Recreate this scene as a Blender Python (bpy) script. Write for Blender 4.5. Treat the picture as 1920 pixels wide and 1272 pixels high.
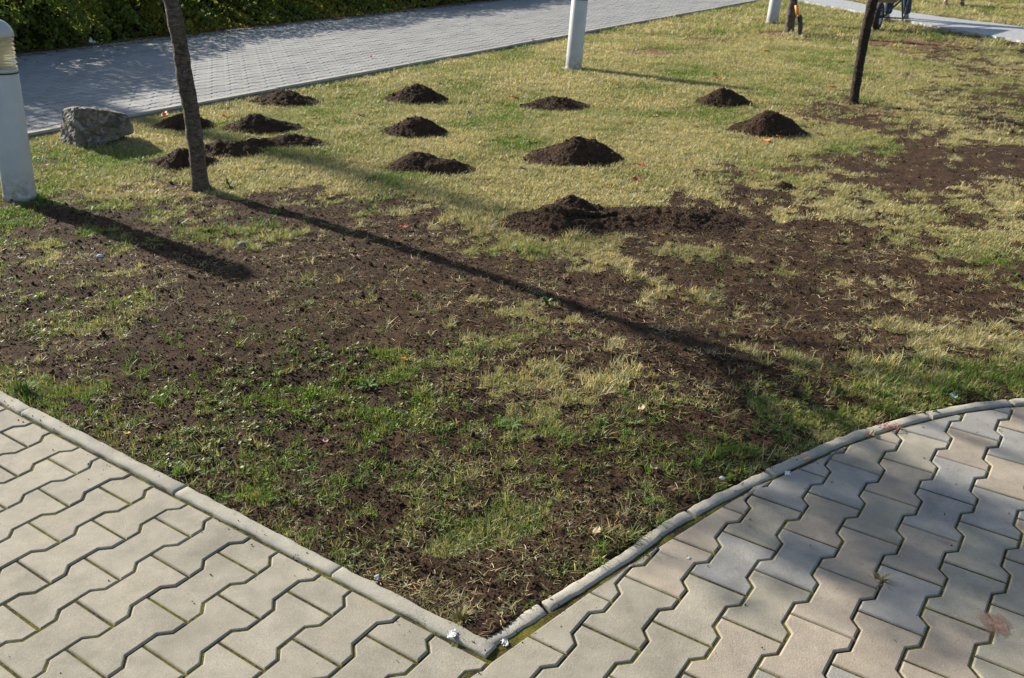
import bpy, bmesh, math, random
import numpy as np
from mathutils import Vector, Matrix, Quaternion
random.seed(7); rng = np.random.default_rng(11)
scene = bpy.context.scene
for o in list(bpy.data.objects): bpy.data.objects.remove(o)

# ------------------------------------------------------------------ camera
F_PX, PITCH, ROLL, CAM_H = 1715.0, math.radians(25.08), math.radians(.61), 1.6063
fw = Vector((0, math.cos(PITCH), -math.sin(PITCH))); r0 = Vector((1, 0, 0)); u0 = Vector((0, math.sin(PITCH), math.cos(PITCH)))
cr = math.cos(ROLL)*r0 + math.sin(ROLL)*u0; cu = -math.sin(ROLL)*r0 + math.cos(ROLL)*u0
camd = bpy.data.cameras.new('camera'); cam = bpy.data.objects.new('camera', camd); scene.collection.objects.link(cam)
camd.sensor_width = 36; camd.lens = 36*F_PX/1920; camd.clip_start = .05; camd.clip_end = 3000
cam.matrix_world = Matrix(((cr.x, cu.x, -fw.x, 0), (cr.y, cu.y, -fw.y, 0), (cr.z, cu.z, -fw.z, CAM_H), (0, 0, 0, 1)))
camd.dof.use_dof = True; camd.dof.focus_distance = 3.1; camd.dof.aperture_fstop = 10
scene.camera = cam
# ------------------------------------------------------------------ sky, sun, exposure
SUN_AZ, SUN_EL = math.radians(141.5), math.radians(25.5)
SUN = Vector((math.cos(SUN_AZ)*math.cos(SUN_EL), math.sin(SUN_AZ)*math.cos(SUN_EL), math.sin(SUN_EL)))
world = bpy.data.worlds.new('World'); scene.world = world; world.use_nodes = True
wn = world.node_tree; sky = wn.nodes.new('ShaderNodeTexSky'); sky.sky_type = 'NISHITA'; sky.sun_disc = False
sky.sun_elevation = SUN_EL; sky.sun_rotation = math.atan2(SUN.x, SUN.y) % (2*math.pi)
bg = wn.nodes['Background']; bg.inputs['Strength'].default_value = .075; wn.links.new(sky.outputs[0], bg.inputs['Color'])
sl = bpy.data.lights.new('sun', 'SUN'); sl.energy = 4.6; sl.angle = math.radians(.8); sl.color = (1, .93, .80)
so = bpy.data.objects.new('sun', sl); scene.collection.objects.link(so); so.rotation_euler = (-SUN).to_track_quat('-Z', 'Y').to_euler()
scene.view_settings.view_transform = 'Standard'; scene.view_settings.look = 'None'
scene.view_settings.exposure = 1.08; scene.view_settings.gamma = 1; scene.view_settings.use_curve_mapping = False

# ------------------------------------------------------------------ helpers
COL = scene.collection
def ground_at(px, py, z=0.0):           # a point of the ground seen at photo pixel (px,py)
    d = fw + cr*((px-960)/F_PX) - cu*((py-636)/F_PX)
    return Vector((0, 0, CAM_H)) + d*((CAM_H-z)/-d.z)
def on_plane_y(px, py, y):              # the point of the vertical plane at depth y
    d = fw + cr*((px-960)/F_PX) - cu*((py-636)/F_PX)
    return Vector((0, 0, CAM_H)) + d*(y/d.y)
def to_px(X, Y, Z=0.0):
    X = np.asarray(X, float); Y = np.asarray(Y, float); Z = np.asarray(Z, float)-CAM_H
    zc = X*fw.x+Y*fw.y+Z*fw.z
    zc = np.where(np.abs(zc) < 1e-3, 1e-3, zc)
    return 960+F_PX*(X*cr.x+Y*cr.y+Z*cr.z)/zc, 636-F_PX*(X*cu.x+Y*cu.y+Z*cu.z)/zc, zc
TH = .9737; UX = Vector((math.cos(TH), math.sin(TH), 0)); WX = Vector((math.sin(TH), -math.cos(TH), 0))
ORG = Vector((-1.42251, 2.44989, 0)); PL, PW = .224, .13787       # paver length and row pitch
def uw(u, w, z=0): return ORG + UX*u + WX*w + Vector((0, 0, z))
UP = Vector((.06, .02, 1)).normalized()                           # plumb line: the ground here has a slight cross fall

def _hash(ix, iy, s):
    h = (ix.astype(np.int64)*374761393 + iy.astype(np.int64)*668265263 + s*974634777) & 0xffffffff
    h = ((h ^ (h >> 13))*1274126177) & 0xffffffff
    h = h ^ (h >> 16)
    return (h & 0xffff)/65535.0
def vnoise(x, y, s=0):
    x = np.asarray(x, float); y = np.asarray(y, float)
    ix = np.floor(x); iy = np.floor(y); fx = x-ix; fy = y-iy
    fx = fx*fx*(3-2*fx); fy = fy*fy*(3-2*fy)
    a = _hash(ix, iy, s); b = _hash(ix+1, iy, s); c = _hash(ix, iy+1, s); d = _hash(ix+1, iy+1, s)
    return (a+(b-a)*fx)*(1-fy)+(c+(d-c)*fx)*fy
def fbm(x, y, f, octv=4, s=0, gain=.5):
    t = 0; a = 1; n = 0
    for k in range(octv):
        ca, sa = math.cos(k*1.1), math.sin(k*1.1)
        t = t+a*vnoise((x*ca-y*sa)*f+17.3*k, (x*sa+y*ca)*f-9.1*k, s+k); n += a; a *= gain; f *= 2.03
    return t/n
def sstep(a, b, x):
    t = np.clip((x-a)/(b-a), 0, 1); return t*t*(3-2*t)

def tag(o, label=None, cat=None, group=None, kind=None):
    if label: o['label'] = label
    if cat: o['category'] = cat
    if group: o['group'] = group
    if kind: o['kind'] = kind
    return o
def link(o, parent=None):
    COL.objects.link(o)
    if parent is not None: o.parent = parent
    return o
def empty(name, loc=(0, 0, 0), rot=None):
    o = bpy.data.objects.new(name, None); o.empty_display_size = .1; o.location = loc
    if rot is not None: o.rotation_mode = 'QUATERNION'; o.rotation_quaternion = rot
    return link(o)
def mesh_np(name, V, Fc, mat=None, smooth=False):
    me = bpy.data.meshes.new(name); me.from_pydata([tuple(v) for v in V], [], [tuple(f) for f in Fc]); me.update()
    if mat: me.materials.append(mat)
    if smooth: me.polygons.foreach_set('use_smooth', [True]*len(me.polygons))
    return me
def big_mesh(name, V, Q, mat, smooth=True, n=4):            # fast path: V (N,3), Q (M,n)
    me = bpy.data.meshes.new(name); V = np.asarray(V, np.float32); Q = np.asarray(Q, np.int32)
    me.vertices.add(len(V)); me.vertices.foreach_set('co', V.ravel())
    me.loops.add(Q.size); me.loops.foreach_set('vertex_index', Q.ravel())
    me.polygons.add(len(Q)); me.polygons.foreach_set('loop_start', np.arange(0, Q.size, n, dtype=np.int32))
    me.polygons.foreach_set('use_smooth', np.full(len(Q), smooth)); me.update(calc_edges=True); me.validate()
    me.materials.append(mat); return me
def obj(name, me, parent=None, loc=None):
    o = bpy.data.objects.new(name, me)
    if loc is not None: o.location = loc
    return link(o, parent)
def bm_obj(name, bm, mat, parent=None, smooth=False, loc=None):
    me = bpy.data.meshes.new(name); bm.normal_update(); bm.to_mesh(me); bm.free(); me.materials.append(mat)
    if smooth: me.polygons.foreach_set('use_smooth', [True]*len(me.polygons))
    return obj(name, me, parent, loc)
def attr_f(me, name, vals): me.attributes.new(name, 'FLOAT', 'POINT').data.foreach_set('value', np.asarray(vals, np.float32).ravel())
def attr_c(me, name, vals):
    v = np.asarray(vals, np.float32); v = np.c_[v, np.ones(len(v), np.float32)] if v.shape[1] == 3 else v
    me.attributes.new(name, 'FLOAT_COLOR', 'POINT').data.foreach_set('color', v.ravel())
def lathe(prof, n=32, caps=True):
    V = []; Fc = []
    for r, z in prof:
        for k in range(n): a = 2*math.pi*k/n; V.append((r*math.cos(a), r*math.sin(a), z))
    m = len(prof)
    for j in range(m-1):
        for k in range(n): Fc.append((j*n+k, j*n+(k+1) % n, (j+1)*n+(k+1) % n, (j+1)*n+k))
    if caps and prof[0][0] > 1e-5: Fc.append(tuple(range(n-1, -1, -1)))
    if caps and prof[-1][0] > 1e-5: Fc.append(tuple((m-1)*n+k for k in range(n)))
    return V, Fc
def tube(pts, rad, n=10, jit=0, cap=True):
    """tube along a polyline with one radius per point"""
    V = []; Fc = []; pts = [Vector(p) for p in pts]
    side = None
    for i, p in enumerate(pts):
        t = (pts[min(i+1, len(pts)-1)]-pts[max(i-1, 0)]).normalized()
        if side is None: side = t.orthogonal().normalized()
        side = (side-t*side.dot(t)).normalized(); bi = t.cross(side)
        for k in range(n):
            a = 2*math.pi*k/n; rr = rad[i]*(1+(random.uniform(-jit, jit) if jit else 0))
            V.append(p+(side*math.cos(a)+bi*math.sin(a))*rr)
    for i in range(len(pts)-1):
        for k in range(n): Fc.append((i*n+k, i*n+(k+1) % n, (i+1)*n+(k+1) % n, (i+1)*n+k))
    if cap: Fc.append(tuple(range(n-1, -1, -1))); Fc.append(tuple((len(pts)-1)*n+k for k in range(n)))
    return V, Fc
def join_vf(parts):
    V = []; Fc = []
    for v, f in parts:
        b = len(V); V += list(v); Fc += [tuple(i+b for i in q) for q in f]
    return V, Fc

# ------------------------------------------------------------------ materials
class NT:
    def __init__(s, name):
        s.m = bpy.data.materials.new(name); s.m.use_nodes = True; s.t = s.m.node_tree; s.bsdf = s.t.nodes['Principled BSDF']; s.out = s.t.nodes['Material Output']
        s.obj = None
    def n(s, typ, **kw):
        nd = s.t.nodes.new(typ)
        for k, v in kw.items(): setattr(nd, k, v)
        return nd
    def l(s, a, b): s.t.links.new(a, b)
    def co(s):
        if not s.obj: s.obj = s.n('ShaderNodeTexCoord')
        return s.obj.outputs['Object']
    def pos(s): return s.n('ShaderNodeNewGeometry').outputs['Position']
    def noise(s, scale, detail=4, rough=.55, co=None, dist=0):
        nd = s.n('ShaderNodeTexNoise'); nd.inputs['Scale'].default_value = scale; nd.inputs['Detail'].default_value = detail
        nd.inputs['Roughness'].default_value = rough; nd.inputs['Distortion'].default_value = dist
        s.l(co if co is not None else s.co(), nd.inputs['Vector']); return nd.outputs['Fac']
    def voro(s, scale, co=None, feat='F1'):
        nd = s.n('ShaderNodeTexVoronoi', feature=feat); nd.inputs['Scale'].default_value = scale
        s.l(co if co is not None else s.co(), nd.inputs['Vector']); return nd.outputs['Distance']
    def ramp(s, fac, stops):
        nd = s.n('ShaderNodeValToRGB'); e = nd.color_ramp.elements
        while len(e) < len(stops): e.new(.5)
        for q, (p, c) in zip(e, stops): q.position = p; q.color = (*c, 1) if len(c) == 3 else c
        s.l(fac, nd.inputs[0]); return nd.outputs['Color']
    def mix(s, fac, a, b, mode='MIX'):
        nd = s.n('ShaderNodeMix', data_type='RGBA', blend_type=mode)
        for sock, v in ((nd.inputs[0], fac), (nd.inputs[6], a), (nd.inputs[7], b)):
            if isinstance(v, (int, float)): sock.default_value = v
            elif isinstance(v, tuple): sock.default_value = (*v, 1)
            else: s.l(v, sock)
        return nd.outputs[2]
    def math(s, op, a, b=0.0):
        nd = s.n('ShaderNodeMath', operation=op)
        for sock, v in ((nd.inputs[0], a), (nd.inputs[1], b)):
            if isinstance(v, (int, float)): sock.default_value = v
            else: s.l(v, sock)
        return nd.outputs[0]
    def bump(s, h, dist, strength=1.0, prev=None):
        nd = s.n('ShaderNodeBump'); nd.inputs['Distance'].default_value = dist; nd.inputs['Strength'].default_value = strength
        s.l(h, nd.inputs['Height'])
        if prev is not None: s.l(prev, nd.inputs['Normal'])
        s.l(nd.outputs[0], s.bsdf.inputs['Normal']); return nd.outputs[0]
    def col(s, c):
        if isinstance(c, tuple): s.bsdf.inputs['Base Color'].default_value = (*c, 1)
        else: s.l(c, s.bsdf.inputs['Base Color'])
    def rough(s, r): s.bsdf.inputs['Roughness'].default_value = r
    def spec(s, r): s.bsdf.inputs['Specular IOR Level'].default_value = r
    def attr(s, name, typ='GEOMETRY', out='Color'):
        return s.n('ShaderNodeAttribute', attribute_name=name, attribute_type=typ).outputs[out]
def simple(name, c, rough=.6, metal=0, spec=.5):
    t = NT(name); t.col(c); t.rough(rough); t.bsdf.inputs['Metallic'].default_value = metal; t.spec(spec); return t.m

def mat_concrete(name, tint, objcol=False):
    t = NT(name); p = t.pos()
    a = t.noise(420, 3, .75, p); b = t.noise(14, 5, .6, p); c = t.noise(200, 3, .6, p)
    fine = t.ramp(a, [(.3, (.70, .69, .68)), (.5, (1, 1, 1)), (.70, (1.24, 1.24, 1.22))])
    b2 = t.noise(4.5, 5, .65, p, .4); blot = t.mix(1.0, t.ramp(b, [(.3, (.82, .81, .80)), (.7, (1.10, 1.09, 1.07))]), t.ramp(b2, [(.32, (.80, .80, .79)), (.5, (1, 1, 1)), (.7, (1.07, 1.05, 1.01))]), 'MULTIPLY')
    base = t.n('ShaderNodeObjectInfo').outputs['Color'] if objcol else None
    if base is None:
        rg = t.n('ShaderNodeRGB'); rg.outputs[0].default_value = (*tint, 1); base = rg.outputs[0]
    x = t.mix(1.0, base, fine, 'MULTIPLY'); x = t.mix(1.0, x, blot, 'MULTIPLY')
    v = t.voro(190, p); pit = t.ramp(v, [(.0, (.55, .55, .55)), (.10, (.62, .62, .62)), (.16, (1, 1, 1))])
    x = t.mix(.35, x, t.mix(1.0, x, pit, 'MULTIPLY'))
    w = t.noise(90, 3, .6, p, .5); sp = t.ramp(w, [(.70, (0, 0, 0)), (.74, (1, 1, 1))])
    x = t.mix(t.math('MULTIPLY', sp, .55), x, (.50, .49, .45))
    y = t.noise(55, 3, .65, p, .3); sp2 = t.ramp(y, [(.715, (0, 0, 0)), (.74, (1, 1, 1))])
    x = t.mix(t.math('MULTIPLY', sp2, .7), x, (.045, .035, .03))
    t.col(x); t.rough(.85); t.spec(.3)
    nb = t.bump(a, .0012, .6); t.bump(c, .002, .5, nb); return t.m
M_PAVER = mat_concrete('paver_concrete', None, True)
M_KERB = mat_concrete('kerb_concrete', (.36, .34, .29))

def mat_moss():
    t = NT('mossy_joint_sand'); p = t.pos()
    a = t.noise(9, 4, .6, p); b = t.noise(120, 4, .7, p); c = t.noise(420, 3, .7, p)
    f = t.math('ADD', t.math('MULTIPLY', a, .6), t.math('MULTIPLY', b, .5))
    x = t.ramp(f, [(.40, (.035, .028, .021)), (.50, (.06, .048, .032)), (.55, (.10, .098, .02)), (.68, (.18, .165, .032))])
    x = t.mix(1.0, x, t.ramp(c, [(.3, (.55, .55, .55)), (.7, (1.35, 1.3, 1.2))]), 'MULTIPLY')
    t.col(x); t.rough(.95); t.spec(.1); nb = t.bump(b, .006, 1); t.bump(c, .003, 1, nb); return t.m
M_MOSS = mat_moss()

SOIL_A, SOIL_B = (.027, .0152, .0086), (.077, .0452, .0272)
def soil_colour(t, p):
    a = t.noise(26, 5, .65, p); b = t.noise(170, 4, .75, p); g = t.noise(3, 3, .6, p)
    x = t.ramp(a, [(.3, SOIL_A), (.72, SOIL_B)])
    x = t.mix(1.0, x, t.ramp(b, [(.28, (.42, .42, .42)), (.5, (1, 1, 1)), (.75, (1.9, 1.85, 1.8))]), 'MULTIPLY')
    return t.mix(1.0, x, t.ramp(g, [(.3, (.82, .82, .82)), (.7, (1.18, 1.15, 1.12))]), 'MULTIPLY'), a, b
def mat_soil():
    t = NT('crumbly_topsoil'); p = t.pos(); x, a, b = soil_colour(t, p); t.col(x); t.rough(.95); t.spec(.15)
    v = t.voro(75, p); nb = t.bump(v, .012, .8); nb = t.bump(a, .02, .7, nb); t.bump(b, .004, .9, nb); return t.m
M_SOIL = mat_soil()
def mat_lawn():
    t = NT('turf_and_soil'); p = t.pos(); s, a, b = soil_colour(t, p)
    soil = t.attr('soil', out='Fac'); green = t.attr('green', out='Fac'); red = t.attr('bare', out='Fac')
    n1 = t.noise(60, 4, .7, p); n2 = t.noise(320, 3, .7, p); n3 = t.noise(5, 4, .6, p)
    th = t.ramp(n1, [(.3, (.075, .063, .033)), (.52, (.170, .145, .075)), (.75, (.29, .25, .14))])
    gr = t.ramp(n1, [(.3, (.028, .034, .009)), (.55, (.065, .072, .02)), (.75, (.12, .115, .04))])
    g = t.mix(green, th, gr); g = t.mix(t.math('MULTIPLY', t.ramp(n3, [(.42, (0, 0, 0)), (.66, (1, 1, 1))]), .30), g, (.13, .095, .055))
    g = t.mix(1.0, g, t.ramp(n2, [(.3, (.6, .6, .6)), (.7, (1.4, 1.4, 1.35))]), 'MULTIPLY')
    g = t.mix(red, g, t.mix(1.0, (.155, .083, .050), t.ramp(n1, [(.3, (.6, .6, .6)), (.7, (1.3, 1.3, 1.3))]), 'MULTIPLY'))
    k = t.math('ADD', soil, t.math('MULTIPLY', t.math('SUBTRACT', n1, .5), .55))
    x = t.mix(t.ramp(k, [(.42, (0, 0, 0)), (.58, (1, 1, 1))]), g, s)
    t.col(x); t.rough(.95); t.spec(.12)
    v = t.voro(110, p); nb = t.bump(v, .005, .6); nb = t.bump(a, .010, .5, nb); t.bump(b, .004, .9, nb); return t.m
M_LAWN = mat_lawn()
def mat_blade(name, inst=True, rough=.5, trans=.35):
    t = NT(name)
    c = t.attr('col', 'INSTANCER' if inst else 'GEOMETRY')
    if inst:
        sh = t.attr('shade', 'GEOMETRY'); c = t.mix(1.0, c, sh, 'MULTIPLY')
    t.col(c); t.rough(rough); t.spec(.28)
    tr = t.n('ShaderNodeBsdfTranslucent'); t.l(t.mix(1.0, c, (1.25, 1.2, .8), 'MULTIPLY'), tr.inputs[0])
    ms = t.n('ShaderNodeMixShader'); ms.inputs[0].default_value = trans; t.l(t.bsdf.outputs[0], ms.inputs[1]); t.l(tr.outputs[0], ms.inputs[2]); t.l(ms.outputs[0], t.out.inputs[0])
    return t.m
M_BLADE = mat_blade('grass_blade'); M_LEAFV = mat_blade('leaf_foliage', False, .45, .48)
def mat_bark(name, dark, light, green):
    t = NT(name); co = t.co(); mp = t.n('ShaderNodeMapping'); mp.inputs['Scale'].default_value = (1, 1, 2.6); t.l(co, mp.inputs[0]); c2 = mp.outputs[0]
    a = t.noise(19, 6, .72, c2, 1.6); b = t.noise(9, 4, .6, co); c = t.noise(140, 4, .7, co); o = t.noise(22, 3, .6, co)
    x = t.ramp(a, [(.34, tuple(p*.6 for p in dark)), (.5, tuple((p+q)/2.4 for p, q in zip(dark, light))), (.66, tuple(p*1.15 for p in light))])
    x = t.mix(t.math('MULTIPLY', t.ramp(b, [(.52, (0, 0, 0)), (.70, (1, 1, 1))]), .6), x, green)
    x = t.mix(t.math('MULTIPLY', t.ramp(o, [(.68, (0, 0, 0)), (.74, (1, 1, 1))]), .5), x, (.16, .06, .025))
    x = t.mix(1.0, x, t.ramp(c, [(.3, (.65, .65, .65)), (.7, (1.35, 1.35, 1.35))]), 'MULTIPLY')
    t.col(x); t.rough(.8); t.spec(.3); nb = t.bump(a, .022, 1.0); nb = t.bump(o, .02, .6, nb); t.bump(c, .005, .9, nb); return t.m
M_BARK = mat_bark('cherry_bark', (.060, .044, .036), (.24, .185, .145), (.085, .085, .035))
M_BARK2 = mat_bark('dark_bark', (.020, .013, .010), (.075, .048, .035), (.045, .033, .02))
def mat_paint():
    t = NT('lamp_grey_paint'); a = t.noise(5, 4, .6); b = t.noise(60, 3, .6); s = t.noise(34, 4, .7, None, .4)
    x = t.ramp(a, [(.35, (.41, .42, .435)), (.7, (.50, .505, .51))])
    sx = t.n('ShaderNodeSeparateXYZ'); t.l(t.co(), sx.inputs[0]); mud = t.math('MULTIPLY', t.math('MAXIMUM', t.math('SUBTRACT', .20, sx.outputs['Z']), 0), 5.0)
    mud = t.math('MULTIPLY', mud, t.ramp(t.noise(26, 5, .7), [(.38, (0, 0, 0)), (.66, (1, 1, 1))])); x = t.mix(mud, x, (.16, .12, .085))
    x = t.mix(t.math('MULTIPLY', t.ramp(s, [(.70, (0, 0, 0)), (.76, (1, 1, 1))]), .45), x, (.22, .20, .17))
    t.col(x); t.rough(.42); t.bump(b, .0006, .5); return t.m
M_PAINT = mat_paint()

# ------------------------------------------------------------------ kerb lines and regions
KP = [ground_at(*p) for p in [(920, 1216), (1160, 1066), (1278, 983), (1430, 904), (1586, 833), (1687, 800), (1795, 774), (1890, 761), (2060, 752), (2400, 748)]]
KERB = [(p.x, p.y) for p in KP]
K_IN, K_OUT = .152, .104                                   # left kerb between these u, along w
def kerb_side(x, y):
    """signed distance: >0 on the lawn side of the right kerb line (outer edge), convex chain"""
    d = np.full(np.shape(x), -1e9)
    for (ax, ay), (bx, by) in zip(KERB[:-1], KERB[1:]):
        L_ = math.hypot(bx-ax, by-ay); nx, ny = -(by-ay)/L_, (bx-ax)/L_
        d = np.maximum(d, (x-ax)*nx+(y-ay)*ny)
    return d
def uw_np(x, y):
    dx = x-ORG.x; dy = y-ORG.y
    return dx*UX.x+dy*UX.y, dx*WX.x+dy*WX.y
PATH_W0, PATH_W1 = -4.44, -8.45
def lawn_inset(x, y):
    """distance inside the planted ground from the near kerbs (>0 on the lawn)"""
    u, w = uw_np(x, y)
    return np.minimum(u-K_IN, kerb_side(x, y)-.05)

# coarse survey of the lawn, cover of loose soil (0-9), read off along rows of ground
SOIL_ROWS = {
 60: '0000000000000000000011222', 140: '0000000000000000000002355', 200: '0000000000000000000353466', 260: '4200000000000000000023577', 300: '3210000000000000000466788',
 340: '2112423400000000144467766', 380: '2455455553100000566533444', 420: '2355555667722222556765433', 460: '2355665788961001257776533',
 500: '5655668998898533566676654', 540: '5545789987689986656666765', 580: '7654788898666698555885786', 620: '5554688998677779855775567',
 660: '7887888875565558984333344', 700: '5556677776653235798652111', 740: '3345655667654356887321111', 780: '3346764687653467874332222',
 820: '3359987667676556775533333', 860: '3336997667677655654333333', 900: '3333335556666545663333333', 940: '3333334666654567633333333',
 980: '3333333565543368833333333', 1020: '3333333354455676333333333', 1060: '3333333359998843333333333', 1100: '3333333359998763333333333', 1150: '3333333334675533333333333', 1280: '3333333334675533333333333'}
GREEN_ROWS = {60: '5444333', 250: '5433332', 400: '6432222', 520: '7522112', 640: '8743212', 720: '8865457', 780: '8876588', 880: '8886566', 1050: '8864566'}
def survey(rows, x, y):
    px, py, zc = to_px(x, y); ys = np.array(sorted(rows), float); T = np.array([[int(c) for c in rows[int(k)]] for k in ys], float)
    nc = T.shape[1]; cx = np.clip(px/1920*(nc-1), 0, nc-1.001); yy = np.clip(py, ys[0], ys[-1]-.01)
    j = np.clip(np.searchsorted(ys, yy, 'right')-1, 0, len(ys)-2); fy = (yy-ys[j])/(ys[j+1]-ys[j]); i = cx.astype(int); fx = cx-i
    return ((T[j, i]*(1-fx)+T[j, i+1]*fx)*(1-fy)+(T[j+1, i]*(1-fx)+T[j+1, i+1]*fx)*fy)/9.
BARE = [(ground_at(1580, 212), .80, .62), (ground_at(1330, 75), .5, .5), (ground_at(1475, 62), .5, .45), (ground_at(330, 352), .35, .22), (ground_at(1720, 85), .9, 1.2), (ground_at(1230, 95), .7, .5)]
def ground_maps(x, y):
    c = survey(SOIL_ROWS, x, y); g = survey(GREEN_ROWS, x, y)
    n = .27*fbm(x, y, 1.9, 3, 3)+.38*fbm(x, y, 6.5, 3, 9)+.35*fbm(x, y, 19, 3, 21)
    n = np.clip((n-.5)/.27+.5, 0, 1)
    soil = sstep(-.10, .10, np.where(c < .04, -.5, c*1.16-n+.02))
    bare = np.zeros_like(x)
    for p, rx, ry in BARE: bare = np.maximum(bare, 1-sstep(.35, 1.1, np.sqrt(((x-p.x)/rx)**2+((y-p.y)/ry)**2)+.5*(fbm(x, y, 4, 3, 40)-.5)))
    u, w = uw_np(x, y)
    return soil, np.clip(g*1.1-.05+.9*(fbm(x, y, 2.3, 3, 55)-.5), 0, 1), bare
def ground_z(x, y, soil=None):
    if soil is None: soil = ground_maps(x, y)[0]
    ins = lawn_inset(x, y)
    z = -.016+.030*(fbm(x, y, 1.3, 3, 5)-.5)+.020*(fbm(x, y, 6, 3, 6)-.5)
    z = z+soil*(.010+.015*(fbm(x, y, 13, 3, 7)-.5)+.0065*(fbm(x, y, 48, 2, 8)-.5))
    return z

# ================================================================== THE SETTING
# far ground sheet, to the horizon
gm = mesh_np('ground', [(-1500, -1500, -.12), (1500, -1500, -.12), (1500, 1500, -.12), (-1500, 1500, -.12)], [(0, 1, 2, 3)])
t = NT('distant_grass'); t.col(t.ramp(t.noise(.8, 5, .6, t.pos()), [(.3, (.05, .06, .018)), (.7, (.12, .115, .045))])); t.rough(.95); gm.materials.append(t.m)
tag(obj('ground', gm), kind='structure')

# lawn: a height field, finer where the planted corner meets the pavement
def build_lawn():
    na, nr = 560, 620
    a = np.radians(np.linspace(-44, 44, na)); r = np.exp(np.linspace(math.log(1.25), math.log(34), nr))
    A, Rr = np.meshgrid(a, r); X = (Rr*np.sin(A)).ravel(); Y = (Rr*np.cos(A)).ravel()
    soil, green, bare = ground_maps(X, Y); Z = ground_z(X, Y, soil)
    u, w = uw_np(X, Y); ins = lawn_inset(X, Y)
    Z = np.where(ins < 0, np.maximum(-.10, Z+ins*4), Z)
    onp = (w < PATH_W0+.06) & (w > PATH_W1-.1); Z = np.where(onp, -.09, Z)
    i = np.arange(nr-1)[:, None]*na+np.arange(na-1)[None, :]
    Q = np.stack([i, i+1, i+1+na, i+na], -1).reshape(-1, 4)[:, ::-1]
    keep = (ins[Q] > -.06).any(1); Q = Q[keep]
    used = np.zeros(len(X), bool); used[Q.ravel()] = True; idx = np.cumsum(used)-1
    me = big_mesh('lawn', np.c_[X, Y, Z][used], idx[Q], M_LAWN)
    attr_f(me, 'soil', soil[used]); attr_f(me, 'green', green[used]); attr_f(me, 'bare', bare[used])
    return tag(obj('lawn', me), kind='structure')
build_lawn()

# ---- paving
HA, HB = .5*PW*1.19, .5*PW*.81; JG = .013
def bone():
    L2, q = PL/2, PL/4
    top = [(-L2, HA), (-q-JG, HA), (-q+JG, HB), (q-JG, HB), (q+JG, HA), (L2, HA)]
    return top[::-1]+[(x, -y) for x, y in top]        # counter-clockwise
def clip_poly(P, n, d):
    out = []
    for i in range(len(P)):
        a, b = P[i], P[(i+1) % len(P)]; da = a[0]*n[0]+a[1]*n[1]-d; db = b[0]*n[0]+b[1]*n[1]-d
        if da <= 0: out.append(a)
        if da*db < 0: t_ = da/(da-db); out.append((a[0]+(b[0]-a[0])*t_, a[1]+(b[1]-a[1])*t_))
    return out
def area(P): return .5*sum(P[i][0]*P[(i+1) % len(P)][1]-P[(i+1) % len(P)][0]*P[i][1] for i in range(len(P)))
def inset(P, d):
    n = len(P); out = []
    for i in range(n):
        p, a, b = Vector(P[i]), Vector(P[i-1]), Vector(P[(i+1) % n])
        e1 = (p-a).normalized(); e2 = (b-p).normalized(); n1 = Vector((-e1.y, e1.x)); n2 = Vector((-e2.y, e2.x))
        m = n1+n2; k = max(m.length_squared/2, .35); out.append(tuple(p+m*(d/k)))
    return out
def clean(P, eps=.004):
    out = []
    for p in P:
        if not out or math.hypot(p[0]-out[-1][0], p[1]-out[-1][1]) > eps: out.append(p)
    if len(out) > 1 and math.hypot(out[0][0]-out[-1][0], out[0][1]-out[-1][1]) < eps: out.pop()
    return out
def slab_vf(P, depth=.05, gap=.0026, cham=.0048, drop=.0044):
    a = inset(P, gap); b = inset(P, gap+cham*.45); c = inset(P, gap+cham); n = len(P)
    V = [(*p, -depth) for p in a]+[(*p, -drop) for p in a]+[(*p, -drop*.32) for p in b]+[(*p, 0) for p in c]
    Fc = [tuple(3*n+k for k in range(n))]
    for j in range(3):
        for k in range(n): Fc.append((j*n+k, j*n+(k+1) % n, (j+1)*n+(k+1) % n, (j+1)*n+k))
    return V, Fc
BONE = bone(); V_, F_ = slab_vf(BONE); ME_BONE = mesh_np('paver', V_, F_, M_PAVER)
ROT = Matrix(((UX.x, -UX.y), (UX.y, UX.x)))     # local x = U ; local y = -W side
def local_to_world2(c, p): return (c.x+UX.x*p[0]-WX.x*p[1], c.y+UX.y*p[0]-WX.y*p[1])
def paver_colour(x):
    k = random.random(); warm = min(1, max(0, (x+.1)/.9))
    if k < .36*warm: c = (.284, .277, .260)
    elif k < .74*warm: c = (.335, .288, .232)
    else: c = (.322, .296, .238)
    f = random.uniform(.93, 1.06); return (c[0]*f, c[1]*f, c[2]*f, 1)
BZ = -.0040; FAR = WX*7
bedV = [uw(-7, -9), uw(K_IN-.012, -9), uw(K_IN-.012, 1.60), uw(-7, 1.60), uw(-7, 1.60)+FAR, uw(K_IN-.012, 1.60)+FAR]; bedF = [(0, 3, 2, 1), (3, 4, 5, 2)]
for i in range(len(KERB)-1):
    a = Vector((*KERB[i], 0)); b = Vector((*KERB[i+1], 0)); n0 = len(bedV); bedV += [a, b, b+FAR, a+FAR]; bedF.append((n0, n0+3, n0+2, n0+1))
pavement = tag(obj('pavement', mesh_np('pavement', [(v.x, v.y, BZ-.00002*k) for k, v in enumerate(bedV)], bedF, M_MOSS)), kind='structure')
rest = []; near = []
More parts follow.
